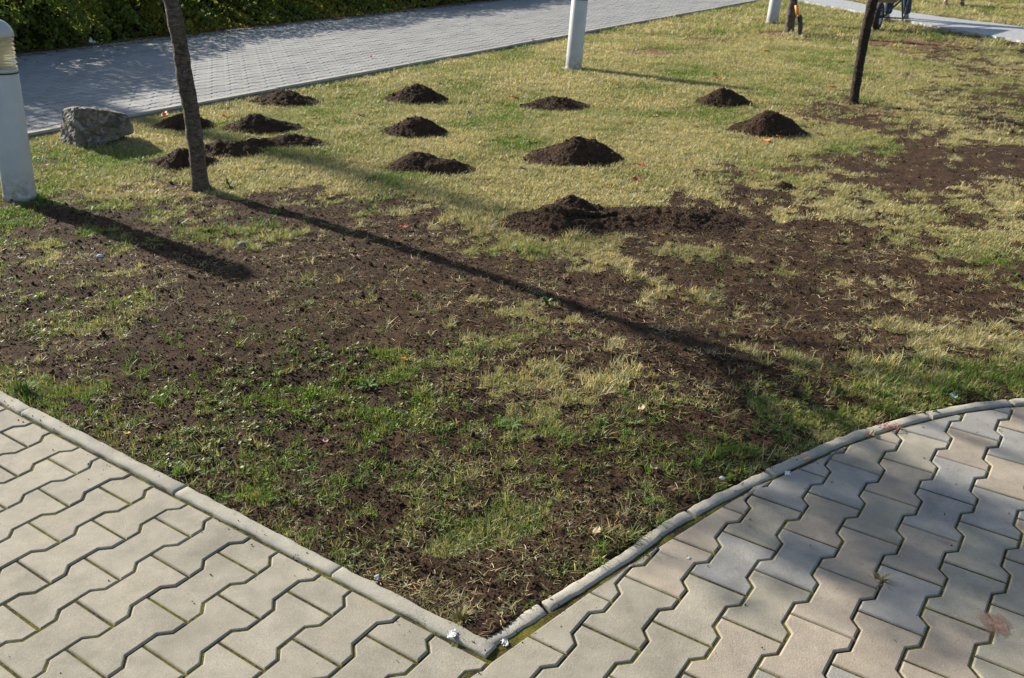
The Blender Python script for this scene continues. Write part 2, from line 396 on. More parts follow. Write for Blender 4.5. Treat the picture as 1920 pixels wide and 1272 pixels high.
for r in range(-30, 46):
    for k in range(-26, 24):
        uc = k+(.5 if r % 2 == 0 else 0.0)
        c = uw(uc*PL, r*PW)
        if c.y < .2: continue
        P = [local_to_world2(c, p) for p in BONE]; cut = False
        cx = [(p[0]-ORG.x)*UX.x+(p[1]-ORG.y)*UX.y for p in P]
        if r <= 11:
            if min(cx) > .09: continue
            if max(cx) > .10:
                P = clip_poly(P, (UX.x, UX.y), .099+ORG.x*UX.x+ORG.y*UX.y); cut = True
        if r >= 11 or min(cx) > .1:
            ks = kerb_side(np.array([p[0] for p in P]), np.array([p[1] for p in P]))
            if ks.max() > -.006 and r >= 12:
                for (ax, ay), (bx, by) in zip(KERB[:-1], KERB[1:]):
                    L_ = math.hypot(bx-ax, by-ay); nn = (-(by-ay)/L_, (bx-ax)/L_)
                    P = clip_poly(P, nn, ax*nn[0]+ay*nn[1]-.006); cut = True
                    if len(P) < 3: break
                if len(P) < 3: continue
        P = clean(P)
        if len(P) < 3 or area(P) < 0: P = P[::-1]
        if len(P) < 3 or abs(area(P)) < .0004: continue
        px, py, zc = to_px(c.x, c.y)
        vis = zc > .3 and -130 < px < 2050 and 500 < py < 1400
        if vis: near.append((zc, c, P, cut, r))
        elif zc > -1 and -2200 < px < 4200 and math.hypot(c.x, c.y) < 6: rest.append((c, P))
near.sort(key=lambda q: q[0])
print('near pavers', len(near))
for zc, c, P, cut, r in near[:300]:
    if not cut: me = ME_BONE; o = obj('paver', me, pavement, (c.x, c.y, 0)); o.rotation_euler = (0, 0, TH)
    else:
        m = Vector((sum(p[0] for p in P)/len(P), sum(p[1] for p in P)/len(P)))
        v, f = slab_vf([(p[0]-m.x, p[1]-m.y) for p in P]); o = obj('paver', mesh_np('paver_cut', v, f, M_PAVER), pavement, (m.x, m.y, 0))
    o.location.z = random.uniform(-.0016, .0012); o.rotation_euler.x = random.gauss(0, .005); o.rotation_euler.y = random.gauss(0, .005)
    o.color = paver_colour(c.x)
parts = [slab_vf(P) for c, P in rest]+[slab_vf(P) for zc, c, P, cut, r in near[300:]]
v, f = join_vf(parts); o = tag(obj('surrounding_pavers', mesh_np('surrounding_pavers', v, f, M_PAVER), pavement), kind='stuff'); o.color = (.335, .315, .265, 1)

# ---- kerbs: left one flush edging stones, right one rounded and proud
def kerb_stone(poly_c, nrm, width, zt, rnd, name, parent, e0=.003, e1=.003, chips=()):
    """poly_c: list of centre-line points; section is a rounded bar of given width"""
    sec = []
    h = width/2
    if rnd: sec = [(-h, -.12), (-h, zt-.009), (-h*.9, zt-.003), (-h*.6, zt-.0005), (0, zt), (h*.6, zt-.0005), (h*.9, zt-.003), (h, zt-.009), (h, -.12)]
    else: sec = [(-h, -.12), (-h, zt-.006), (-h*.82, zt-.001), (-h*.3, zt), (h*.3, zt), (h*.82, zt-.001), (h, zt-.006), (h, -.12)]
    poly_c = [poly_c[0], poly_c[0].lerp(poly_c[1], min(.4, .004/(poly_c[1]-poly_c[0]).length))]+list(poly_c[1:-1])+[poly_c[-1].lerp(poly_c[-2], min(.4, .004/(poly_c[-1]-poly_c[-2]).length)), poly_c[-1]]
    V = []; Fc = []; n = len(sec); m = len(poly_c)
    for i, p in enumerate(poly_c):
        t_ = (poly_c[min(i+1, m-1)]-poly_c[max(i-1, 0)]).normalized(); nx = Vector((-t_.y, t_.x, 0))
        for (s, z) in sec:
            jx = .0034*(vnoise(p.x*38+s*90, p.y*38, 4)-.5)*2; jz = .004*(vnoise(p.x*30+s*60, p.y*30+3, 5)-.5) if z > -.1 else 0
            cz = 0
            for ce, amt in chips:
                if (i == 0 and ce == 0) or (i == m-1 and ce == 1): cz = -amt*max(0, vnoise(s*70+i, p.y*10, 9)-.25)
            V.append((p.x+nx.x*(s+jx), p.y+nx.y*(s+jx), z+jz+(cz if z > -.1 else 0)))
    for i in range(m-1):
        for k in range(n-1): Fc.append((i*n+k, (i+1)*n+k, (i+1)*n+k+1, i*n+k+1))
    Fc.append(tuple(range(n))); Fc.append(tuple((m-1)*n+k for k in range(n-1, -1, -1)))
    me = mesh_np(name, V, Fc, M_KERB); bm = bmesh.new(); bm.from_mesh(me); bmesh.ops.recalc_face_normals(bm, faces=bm.faces); bm.to_mesh(me); bm.free()
    me.polygons.foreach_set('use_smooth', [len(p.vertices) == 4 for p in me.polygons])
    return obj(name, me, parent)
kl = tag(empty('straight_kerb', uw(.128, 1.6)), kind='structure')
kl_inv = kl.location.copy()
def seg_pts(p, q, n): return [p.lerp(q, i/(n-1)) for i in range(n)]
def parent_keep(o, root): o.parent = root; o.matrix_parent_inverse = Matrix.Translation(-root.location)
wj = [-9.0, -5.6, -4.6, -3.6, -2.6, -1.6, -.42, .42, 1.075, 1.585]
for i in range(len(wj)-1):
    p, q = uw((K_IN+K_OUT)/2, wj[i]+.0025), uw((K_IN+K_OUT)/2, wj[i+1]-.0025)
    parent_keep(kerb_stone(seg_pts(p, q, max(8, int((q-p).length/.03))), None, K_IN-K_OUT-random.uniform(0, .003), .007+random.uniform(-.002, .003), False, 'kerb_stone', None, chips=((0, .006), (1, .012 if i == len(wj)-2 else .006))), kl)
kr = tag(empty('curved_kerb', (KERB[0][0], KERB[0][1], 0)), kind='structure')
KW = .042; cent = []
for i, p in enumerate(KERB):
    a = Vector((*KERB[max(i-1, 0)], 0)); b = Vector((*KERB[min(i+1, len(KERB)-1)], 0)); t_ = (b-a).normalized()
    cent.append(Vector((*p, 0))+Vector((-t_.y, t_.x, 0))*(KW/2))
cent[0] = cent[0]+(cent[1]-cent[0]).normalized()*-.012
dense = []
for i in range(len(cent)-1):
    a = cent[max(i-1, 0)]; b = cent[i]; c_ = cent[i+1]; d = cent[min(i+2, len(cent)-1)]; n = max(2, int((c_-b).length/.012))
    for k in range(n):
        s = k/n; dense.append(.5*((2*b)+(c_-a)*s+(2*a-5*b+4*c_-d)*s*s+(3*b-a-3*c_+d)*s**3))
cuts = [(1017, 1135), (1288, 955), (1440, 885), (1622, 800), (1735, 772), (1890, 748), (2090, 742)]
ci = [0]+[min(range(len(dense)), key=lambda k: (dense[k]-ground_at(*c)).length) for c in cuts]
for a, b in zip(ci[:-1], ci[1:]):
    if b-a < 4: continue
    parent_keep(kerb_stone(dense[a:b], None, KW-random.uniform(0, .003), .004+random.uniform(-.002, .002), True, 'kerb_stone', None, chips=((0, .010), (1, .010))), kr)

# ---- wide paved path behind the lawn
def mat_path():
    t = NT('path_concrete'); p = t.pos(); a = t.noise(90, 3, .6, p); b = t.noise(1.6, 4, .6, p); oi = t.n('ShaderNodeObjectInfo').outputs['Random']
    x = t.ramp(b, [(.3, (.235, .235, .23)), (.7, (.318, .313, .30))]); x = t.mix(1.0, x, t.ramp(a, [(.3, (.85, .85, .85)), (.7, (1.12, 1.12, 1.12))]), 'MULTIPLY')
    x = t.mix(1.0, x, t.ramp(oi, [(0, (.90, .90, .91)), (1, (1.08, 1.07, 1.04))]), 'MULTIPLY')
    t.col(x); t.rough(.85); t.spec(.3); t.bump(a, .002, .5); return t.m
M_PATH = mat_path()
PZ = .022
t = NT('dark_joint_sand'); t.col(t.ramp(t.noise(30, 4, .6, t.pos()), [(.3, (.03, .027, .022)), (.7, (.075, .068, .05))])); t.rough(.95); M_DJ = t.m
pv4 = [uw(-8, PATH_W0+.01), uw(34, PATH_W0+.01), uw(34, PATH_W1-.25), uw(-8, PATH_W1-.25)]
path = tag(obj('path', mesh_np('path', [(v.x, v.y, PZ-.014) for v in pv4], [(0, 1, 2, 3)], M_DJ)), kind='structure')
def low_slab(P, dep=.03):
    a = inset(P, .003); c = inset(P, .0095); n = len(P)
    V = [(*p, -dep) for p in a]+[(*p, -.006) for p in a]+[(*p, 0) for p in c]
    Fc = [tuple(2*n+k for k in range(n))]
    for j in range(2):
        for k in range(n): Fc.append((j*n+k, j*n+(k+1) % n, (j+1)*n+(k+1) % n, (j+1)*n+k))
    return V, Fc
v, f = low_slab(BONE); ME_FAR = mesh_np('path_paver', v, f, M_PATH)
cand = []
r_lo, r_hi = int(PATH_W1/PW)-1, int((PATH_W0-.10)/PW)-1
for r in range(r_lo, r_hi+1):
    for k in range(-34, 150):
        c = uw((k+(.5 if r % 2 == 0 else 0))*PL, r*PW+.02)
        px, py, zc = to_px(c.x, c.y)
        if zc > 1 and c.y > 3: cand.append((zc, c, -40 < px < 1960 and -20 < py < 300))
cand.sort(key=lambda q: (not q[2], q[0]))
for zc, c, vis in cand[:300]:
    o = obj('paver', ME_FAR, path, (c.x, c.y, PZ+random.uniform(-.0015, .0015))); o.rotation_euler = (random.gauss(0, .004), random.gauss(0, .004), TH)
base = np.array(v); P2 = []
Rm = np.array([[UX.x, UX.y, 0], [-WX.x, -WX.y, 0], [0, 0, 1]])
for zc, c, vis in cand[300:]: P2.append(((base@Rm)+np.array([c.x, c.y, PZ+random.uniform(-.002, .002)]), f))
v2, f2 = join_vf(P2); tag(obj('farther_pavers', mesh_np('farther_pavers', v2, f2, M_PATH), path), kind='stuff')
pk = tag(empty('path_kerb', uw(0, PATH_W0-.03)), kind='structure')
for k in range(-8, 34):
    p, q = uw(k+.004, PATH_W0-.036), uw(k+.996, PATH_W0-.036)
    if q.y < 1: continue
    parent_keep(kerb_stone(seg_pts(p, q, 3), None, .06, PZ+.006+random.uniform(-.003, .003), False, 'kerb_stone', None), pk)

# ---- narrow pale path at the upper right
lo = [(1440, -14), (1500, 1), (1560, 12), (1622, 23), (1690, 36), (1752, 49), (1844, 65), (1915, 76), (2000, 86), (2150, 104)]
hi = [(1500, -16), (1579, 0), (1640, 11), (1695, 22), (1750, 30), (1806, 37), (1860, 43), (1920, 51), (2000, 60), (2150, 76)]
LO = [ground_at(*p, .03) for p in lo]; HI = [ground_at(*p, .03) for p in hi]
V = []; Fc = []; n = 90
def along(P, s): i = min(int(s*(len(P)-1)), len(P)-2); return P[i].lerp(P[i+1], s*(len(P)-1)-i)
for i in range(n):
    s = i/(n-1); a, b = along(LO, s), along(HI, s); e = .10*(vnoise(s*55, 0, 3)-.5); d = (b-a).normalized()
    a = a+d*e; b = b+d*.07*(vnoise(s*48, 5, 3)-.5)
    V += [(a.x, a.y, -.05), (a.x, a.y, .032), (b.x, b.y, .032), (b.x, b.y, -.05)]
for i in range(n-1):
    for k in range(3): Fc.append((i*4+k, i*4+k+1, (i+1)*4+k+1, (i+1)*4+k))
t = NT('pale_paving'); p = t.pos(); bt = t.voro(11, p, 'DISTANCE_TO_EDGE'); nz = t.noise(30, 4, .6, p)
x = t.mix(1.0, t.ramp(nz, [(.3, (.30, .31, .325)), (.7, (.41, .41, .415))]), t.ramp(bt, [(.0, (.55, .55, .55)), (.06, (1, 1, 1))]), 'MULTIPLY'); t.col(x); t.rough(.7); t.bump(bt, .01, .6)
me = mesh_np('side_path', V, Fc, t.m); bm = bmesh.new(); bm.from_mesh(me); bmesh.ops.recalc_face_normals(bm, faces=bm.faces); bm.to_mesh(me); bm.free()
tag(obj('side_path', me), kind='structure')

# ================================================================== THINGS
# ---- heaps of topsoil
MOUND_PTS = []
MOUNDS = []                                      # for keeping turf off them
def soil_mound(label, bumps, step=.011, seed=1, tracks=None, group='small heaps of topsoil tipped on the lawn', lump=1.0):
    """bumps: (cx, cy, rx, ry, rot, h) in world metres; one height field, edges cut where it meets the turf"""
    bumps = [(cx, cy, rx, ry, rot, h) for cx, cy, rx, ry, rot, h in bumps]
    ox, oy = bumps[0][0], bumps[0][1]
    x0 = min(b[0]-max(b[2], b[3])*1.15 for b in bumps); x1 = max(b[0]+max(b[2], b[3])*1.15 for b in bumps)
    y0 = min(b[1]-max(b[2], b[3])*1.15 for b in bumps); y1 = max(b[1]+max(b[2], b[3])*1.15 for b in bumps)
    nx = int((x1-x0)/step)+2; ny = int((y1-y0)/step)+2
    X, Y = np.meshgrid(np.linspace(x0, x1, nx), np.linspace(y0, y1, ny)); H = np.full(X.shape, -.03)
    wob = .55*(fbm(X, Y, 5, 3, seed*7)-.5) if step < .008 else .34*(fbm(X, Y, 5, 3, seed*7)-.5)
    for cx, cy, rx, ry, rot, h in bumps:
        c, s = math.cos(rot), math.sin(rot); dx = X-cx; dy = Y-cy
        d = np.sqrt(((dx*c+dy*s)/rx)**2+((-dx*s+dy*c)/ry)**2)+wob
        d = np.maximum(d, 0)
        prof = h*(1.06-np.sqrt(d*d+.035))*1.12
        k = .018; H = np.log(np.exp(np.clip(H/k, -50, 50))+np.exp(np.clip(prof/k, -50, 50)))*k
    m = sstep(-.01, .03, H)
    H = H+m*lump*(.030*(fbm(X, Y, 11, 3, seed+60)-.5)+.020*(fbm(X, Y, 34, 2, seed+61)-.5)+.008*(vnoise(X*95, Y*95, seed)-.5))
    if tracks:
        (ax, ay), (bx, by), hw = tracks; L_ = math.hypot(bx-ax, by-ay); tx, ty = (bx-ax)/L_, (by-ay)/L_
        s = (X-ax)*tx+(Y-ay)*ty; q = -(X-ax)*ty+(Y-ay)*tx
        inn = sstep(0, .03, s)*(1-sstep(L_-.03, L_, s))*(1-sstep(hw, hw+.012, np.abs(q)))
        H = H-inn*.022-inn*.02*(np.sin(s*2*math.pi/.034) > .1)*(np.abs(q) > hw*.35)
    edge_ = sstep(-.005, .06, lawn_inset(X, Y)); H = np.where(H > -.02, (H+.02)*edge_-.02, H); Z = H-.006
    i = np.arange(ny-1)[:, None]*nx+np.arange(nx-1)[None, :]
    Q = np.stack([i, i+1, i+1+nx, i+nx], -1).reshape(-1, 4); Hf = H.ravel(); Q = Q[(Hf[Q] > -.012).any(1)]
    used = np.zeros(nx*ny, bool); used[Q.ravel()] = True; idx = np.cumsum(used)-1
    Vv = np.c_[X.ravel()-ox, Y.ravel()-oy, np.maximum(Z.ravel(), -.03)][used]
    o = obj('soil_mound', big_mesh('soil_mound', Vv, idx[Q], M_SOIL), None, (ox, oy, 0))
    for b in bumps: MOUNDS.append(b)
    hi_ = np.flatnonzero(H.ravel() > -.004); pick = rng.choice(hi_, min(len(hi_), int(len(hi_)*.26)), replace=False); MOUND_PTS.append(np.c_[X.ravel()[pick], Y.ravel()[pick], Z.ravel()[pick]])
    return tag(o, label, 'soil mound', group)
def px_bump(xl, xr, yb, yt, xa=None, dep=.36, rot=0):
    """a heap read from the ground: left/right foot, near foot, and the height of its crest"""
    f = ground_at((xl+xr)/2, yb); dist = f.length; f0 = ground_at((xl+xr)/2, yb)
    wid = (ground_at(xr, yb)-ground_at(xl, yb)).length; ry = wid*dep
    c = f0+Vector((f0.x, f0.y, 0)).normalized()*ry*.86
    if xa: c = c+Vector((1, 0, 0))*((xa-(xl+xr)/2)/(xr-xl)*wid*.35)
    h = .02
    while h < .6 and to_px(c.x, c.y, h)[1] > yt: h += .005
    return (c.x, c.y, wid/2*1.02, ry, rot, h*1.02)
soil_mound('low dark soil heap at the edge of the wide paved path', [px_bump(462, 588, 197, 170, 545)], seed=1)
soil_mound('pointed soil heap just behind the steep peaked one, towards the wide path', [px_bump(720, 838, 193, 158, 787)], seed=2)
soil_mound('flat-topped soil heap just right of the bright orange leaf', [px_bump(978, 1097, 205, 181, 1045)], seed=3)
soil_mound('neat rounded soil heap farthest from the path, behind the bulkier lumpy heap', [px_bump(1307, 1405, 198, 166, 1352, .42)], seed=4)
soil_mound('bulky lumpy soil heap left of the thin leaning dark tree', [px_bump(1374, 1503, 254, 206, 1432, .42), px_bump(1430, 1500, 250, 222, 1470, .4)], seed=5)
soil_mound('largest cone of soil in the middle of the lawn', [px_bump(983, 1170, 309, 257, 1085)], seed=6)
soil_mound('steep peaked soil heap between the pointed heap and the long flat one', [px_bump(718, 832, 257, 218, 792), px_bump(722, 790, 252, 234, 745)], seed=7)
soil_mound('long flat soil heap slanting down to the right in mid lawn', [px_bump(733, 850, 318, 282, 770, .33), px_bump(790, 888, 321, 296, 840, .3)], seed=8)
soil_mound('soil heap half hidden behind the nearest tree trunk, beside the path', [px_bump(285, 404, 244, 212, 350)], seed=9)
soil_mound('wide soil heap with a long right tail, right of the nearest trunk', [px_bump(418, 545, 250, 213, 490), px_bump(490, 574, 245, 229, 530, .3)], seed=10)
soil_mound('ridge of soil running behind the nearest trunk towards the path', [(*px_bump(284, 400, 312, 272, 345, .36)[:5], .10), px_bump(350, 490, 290, 262, 415, .25), (*px_bump(440, 520, 276, 262, 480, .3)[:5], .05)], seed=11)
soil_mound('low wedge of soil at the end of the ridge, right of the trunk', [px_bump(468, 602, 273, 250, 565, .24)], seed=12)
b1 = (*px_bump(955, 1160, 436, 374, 1030, .36)[:5], .10); b2 = px_bump(1020, 1130, 402, 363, 1068, .36); b3 = px_bump(1060, 1400, 432, 384, 1230, .24)
b3 = (*b3[:5], .06)
g1, g2 = ground_at(1055, 396, .09), ground_at(1165, 392, .06)
soil_mound('broad flattened soil heap with a peak and a tyre print in it', [b1, b2, b3], seed=13, tracks=((g1.x, g1.y), (g2.x, g2.y), .035), step=.009)
soil_mound('tiny dark clump of soil on the grass right of the flattened heap', [px_bump(1448, 1492, 354, 338, 1470)], seed=14)
def mound_d(x, y):
    d = np.full(x.shape, 9.)
    for cx, cy, rx, ry, rot, h in MOUNDS: d = np.minimum(d, np.sqrt(((x-cx)/rx)**2+((y-cy)/ry)**2))
    return d

# ---- grass, weeds and crumbs (uncountable)
PROTO = bpy.data.collections.new('tuft_shapes')
def blade_tuft(name, nb, ln, wd, lean, spread, segs=3, straw=.15):
    V = []; Fc = []; S = []
    for _ in range(nb):
        a = random.uniform(0, 6.283); L_ = ln*random.uniform(.55, 1.25); w = wd*random.uniform(.7, 1.3); e = math.radians(random.uniform(*lean))
        ph = random.uniform(0, 6.283); rr = spread*math.sqrt(random.random()); p = Vector((rr*math.cos(ph), rr*math.sin(ph), -.004))
        d = Vector((math.cos(a)*math.cos(e), math.sin(a)*math.cos(e), math.sin(e))); side = Vector((-math.sin(a), math.cos(a), 0))
        side = (side+Vector((0, 0, random.uniform(-.7, .7)))).normalized(); b = len(V); sh = random.uniform(.65, 1.3); st = random.random() < straw
        c = (sh*1.75, sh*1.45, sh*1.35) if st else (sh*random.uniform(.88, 1.12), sh, sh*random.uniform(.8, 1.1))
        bend = random.uniform(.05, .5); tw = random.uniform(-.5, .5)
        for k in range(segs+1):
            f = k/segs; ww = w*(1-f**2.2)*.5+.0002
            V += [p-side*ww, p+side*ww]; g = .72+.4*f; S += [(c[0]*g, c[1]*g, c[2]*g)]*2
            p = p+d*(L_/segs); d = (d+Vector((0, 0, -bend/segs*1.3))+side*tw/segs).normalized()
            if p.z < .001: p.z = .001
        for k in range(segs): i = b+2*k; Fc.append((i, i+1, i+3, i+2))
    me = mesh_np(name, V, Fc, M_BLADE, True); attr_c(me, 'shade', S)
    o = bpy.data.objects.new(name, me); PROTO.objects.link(o)
def leaf_tuft(name, nl, size, stalk):
    V = []; Fc = []; S = []
    for _ in range(nl):
        a = random.uniform(0, 6.283); R_ = stalk*random.uniform(.3, 1.2); z = random.uniform(.006, .022); c = Vector((R_*math.cos(a), R_*math.sin(a), z))
        q = Quaternion((math.cos(a+1.57), math.sin(a+1.57), 0), random.uniform(-.9, .5)); s = size*random.uniform(.6, 1.25); b = len(V); sh = random.uniform(.7, 1.3)
        for k in range(7):
            t_ = 6.283*k/7; p = Vector((math.cos(t_)*s, math.sin(t_)*s*.72, 0)); p = Quaternion((0, 0, 1), a)@p; V.append(c+q@p); S.append((sh, sh, sh*.9))
        V.append(c+Vector((0, 0, -s*.2))); S.append((sh*.8,)*3)
        for k in range(7): Fc.append((b+k, b+(k+1) % 7, b+7))
    me = mesh_np(name, V, Fc, M_BLADE, True); attr_c(me, 'shade', S)
    PROTO.objects.link(bpy.data.objects.new(name, me))
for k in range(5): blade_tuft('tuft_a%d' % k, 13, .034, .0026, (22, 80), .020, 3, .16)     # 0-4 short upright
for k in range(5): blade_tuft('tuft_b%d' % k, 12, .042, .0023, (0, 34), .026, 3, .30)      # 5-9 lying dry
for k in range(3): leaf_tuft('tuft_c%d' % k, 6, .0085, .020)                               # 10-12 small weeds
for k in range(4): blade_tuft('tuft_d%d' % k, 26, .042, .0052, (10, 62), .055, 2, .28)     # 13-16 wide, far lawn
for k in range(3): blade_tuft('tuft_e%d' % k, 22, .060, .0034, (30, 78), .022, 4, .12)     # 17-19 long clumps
for k in range(2): blade_tuft('tuft_f%d' % k, 3, .045, .0022, (0, 40), .02, 3, .5)         # 20-21 stray blades
CRUMB = bpy.data.collections.new('crumb_shapes')
for k in range(4):
    bm = bmesh.new(); bmesh.ops.create_icosphere(bm, subdivisions=1, radius=1)
    for v in bm.verts: v.co *= random.uniform(.65, 1.2); v.co.z *= .8
    me = bpy.data.meshes.new('crumb%d' % k); bm.to_mesh(me); bm.free(); me.materials.append(M_SOIL); CRUMB.objects.link(bpy.data.objects.new('crumb%d' % k, me))
def scatter(name, pts, rot, scl, colr, idx, coll, label, cat):
    me = bpy.data.meshes.new(name); me.vertices.add(len(pts)); me.vertices.foreach_set('co', np.asarray(pts, np.float32).ravel())
    me.attributes.new('rot', 'FLOAT_VECTOR', 'POINT').data.foreach_set('vector', np.asarray(rot, np.float32).ravel())
    attr_f(me, 'scl', scl); attr_c(me, 'col', colr)
    me.attributes.new('idx', 'INT', 'POINT').data.foreach_set('value', np.asarray(idx, np.int32))
    ng = bpy.data.node_groups.new(name+'_nodes', 'GeometryNodeTree'); ng.interface.new_socket('Geometry', in_out='INPUT', socket_type='NodeSocketGeometry'); ng.interface.new_socket('Geometry', in_out='OUTPUT', socket_type='NodeSocketGeometry')
    N = ng.nodes.new; gi = N('NodeGroupInput'); go = N('NodeGroupOutput'); ip = N('GeometryNodeInstanceOnPoints'); ci_ = N('GeometryNodeCollectionInfo')
    ci_.inputs['Collection'].default_value = coll; ci_.inputs['Separate Children'].default_value = True; ci_.inputs['Reset Children'].default_value = True
    def at(nm, ty): a_ = N('GeometryNodeInputNamedAttribute'); a_.data_type = ty; a_.inputs['Name'].default_value = nm; return a_.outputs['Attribute']
    l = ng.links.new; l(gi.outputs[0], ip.inputs['Points']); l(ci_.outputs[0], ip.inputs['Instance']); ip.inputs['Pick Instance'].default_value = True
    l(at('idx', 'INT'), ip.inputs['Instance Index']); l(at('scl', 'FLOAT'), ip.inputs['Scale'])
    e2r = N('FunctionNodeEulerToRotation'); l(at('rot', 'FLOAT_VECTOR'), e2r.inputs[0]); l(e2r.outputs[0], ip.inputs['Rotation']); l(ip.outputs[0], go.inputs[0])
    o = obj(name, me); mod = o.modifiers.new('scatter', 'NODES'); mod.node_group = ng
    return tag(o, label, cat, None, 'stuff')
def sector(n, d0, d1, a0=-38, a1=38):
    r = np.sqrt(rng.uniform(d0*d0, d1*d1, n)); a = np.radians(rng.uniform(a0, a1, n)); return r*np.sin(a), r*np.cos(a)
def lerp3(a, b, t): return np.asarray(a)[None, :]*(1-t[:, None])+np.asarray(b)[None, :]*t[:, None]
SP = ground_at(0, 0)
def side_path_mask(x, y):
    px, py, zc = to_px(x, y)
    lo_y = np.interp(px, [p[0] for p in lo], [p[1] for p in lo]); hi_y = np.interp(px, [p[0] for p in hi], [p[1] for p in hi])
    return (py > hi_y-1) & (py < lo_y+1) & (px > 1440)
def make_grass():
    X = []; Y = []; B = []
    for n, d0, d1, band in ((60000, 1.5, 3.2, 0), (84000, 3.2, 5.2, 1), (64000, 5.2, 8.5, 2), (70000, 8.5, 14, 3), (50000, 14, 27, 4)):
        x, y = sector(n, d0, d1); X.append(x); Y.append(y); B.append(np.full(n, band))
    X = np.concatenate(X); Y = np.concatenate(Y); B = np.concatenate(B)
    soil, green, bare = ground_maps(X, Y); u, w = uw_np(X, Y); ins = lawn_inset(X, Y); md = mound_d(X, Y)
    edge = np.where(ins < .10, 1-ins/.10, 0)
    keep = (ins > .004) & ~((w < PATH_W0+.02) & (w > PATH_W1-.3)) & (w > -11) & (md > .98) & ~side_path_mask(X, Y)
    prob = (1-soil)**1.3*(1-.93*bare)*(.80+.25*fbm(X, Y, 9, 2, 77)); prob = np.maximum(prob, .06+.26*sstep(.48, .70, fbm(X, Y, 7.5, 3, 71)))
    fringe = np.exp(-np.maximum(ins, 0)/.05)*(fbm(X, Y, 6, 2, 88) > .40); prob = np.maximum(prob, .62*fringe); green = np.maximum(green, .85*fringe)
    front = sstep(600, 800, to_px(X, Y)[1])*sstep(.46, .60, fbm(X, Y, 11, 3, 19)); prob = np.maximum(prob, .42*front)
    keep &= rng.random(len(X)) < prob
    X, Y, B, soil, green, bare, ins, w = [q[keep] for q in (X, Y, B, soil, green, bare, ins, w)]; n = len(X)
    stray = (soil > .55) & (rng.random(n) < np.where((ins < .08) | (green > .72), .72, .93)); r1 = rng.random(n); clump = fbm(X, Y, 3.1, 3, 91)
    idx = np.where(r1 < .25+.62*green, rng.integers(0, 5, n), rng.integers(5, 10, n))
    weed = (rng.random(n) < .16*sstep(.5, .8, green)*sstep(.45, .62, fbm(X, Y, 2.7, 2, 31))) & (B < 2); idx = np.where(weed, rng.integers(10, 13, n), idx)
    lng = (rng.random(n) < .10*sstep(.52, .68, clump)) & (B < 3) & ~weed; idx = np.where(lng, rng.integers(17, 20, n), idx)
    idx = np.where(B >= 2, rng.integers(13, 17, n), idx); idx = np.where(stray & (B < 3), np.where(weed, idx, rng.integers(20, 22, n)), idx)
    scl = rng.uniform(.6, 1.15, n)*np.choose(B, [.86, .95, .80, 1.0, 1.8]); scl = np.where(stray, scl*.85, scl)
    h = rng.random(n); g = np.clip(green+np.where(B >= 2, .12, .22)*rng.standard_normal(n), 0, 1); patch = fbm(X, Y, 1.6, 3, 14); g = np.clip(g+1.1*(patch-.5), 0, 1)
    c = lerp3((.435, .405, .245), (.175, .215, .058), g); c = np.where((h < .25)[:, None], c*np.array([1.12, 1.06, .95]), c)
    c = np.where(((g > .62) & (h > .6))[:, None], np.array([[.115, .235, .036]]), c)
    c = np.where(weed[:, None], lerp3((.10, .19, .020), (.22, .24, .03), rng.random(n)), c); c = c*np.where(B >= 2, rng.uniform(.85, 1.12, n), rng.uniform(.72, 1.22, n))[:, None]
    far = B >= 2; c = np.where(far[:, None], c*np.array([[1.0, 1.02, .98]]), c)
    z = ground_z(X, Y, soil)
    rot = np.c_[rng.normal(0, .12, n), rng.normal(0, .12, n), rng.uniform(0, 6.283, n)]
    print('tufts', n)
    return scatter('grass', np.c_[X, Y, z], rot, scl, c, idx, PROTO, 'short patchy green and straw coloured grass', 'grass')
make_grass()
def make_crumbs():
    X = []; Y = []; S = []
    for n, d0, d1, s in ((70000, 1.5, 3.4, 1), (60000, 3.4, 6, 1.15), (16000, 6, 10, 1.5)):
        x, y = sector(n, d0, d1); X.append(x); Y.append(y); S.append(np.full(n, s))
    X = np.concatenate(X); Y = np.concatenate(Y); S = np.concatenate(S); soil, green, bare = ground_maps(X, Y); ins = lawn_inset(X, Y); md = mound_d(X, Y); u, w = uw_np(X, Y)
    ringm = (md > .9) & (md < 1.35)
    keep = (ins > .006) & (w > PATH_W0+.1) & (md > .9) & (rng.random(len(X)) < np.where(ringm, .6, soil**1.5*.8))
    X, Y, S, soil = [q[keep] for q in (X, Y, S, soil)]; n = len(X); scl = (.0017+.0036*rng.random(n)**2.8+.008*rng.random(n)*(rng.random(n) < .022))*S
    z = ground_z(X, Y, soil)+scl*.3
    mp = np.concatenate(MOUND_PTS); m_ = len(mp); ms = (.0018+.0042*rng.random(m_)**2.4+.008*(rng.random(m_) < .012))*np.clip(np.hypot(mp[:, 0], mp[:, 1])/5.5, .6, 1.4)
    X = np.r_[X, mp[:, 0]]; Y = np.r_[Y, mp[:, 1]]; z = np.r_[z, mp[:, 2]+ms*.25]; scl = np.r_[scl, ms]; n = len(X)
    print('crumbs', n)
    return scatter('soil_crumbs', np.c_[X, Y, z], rng.uniform(0, 6.28, (n, 3)), scl, np.tile([.05, .03, .02], (n, 1)), rng.integers(0, 4, n), CRUMB, 'loose dark crumbs of soil strewn over the turf', 'soil crumbs')
make_crumbs()
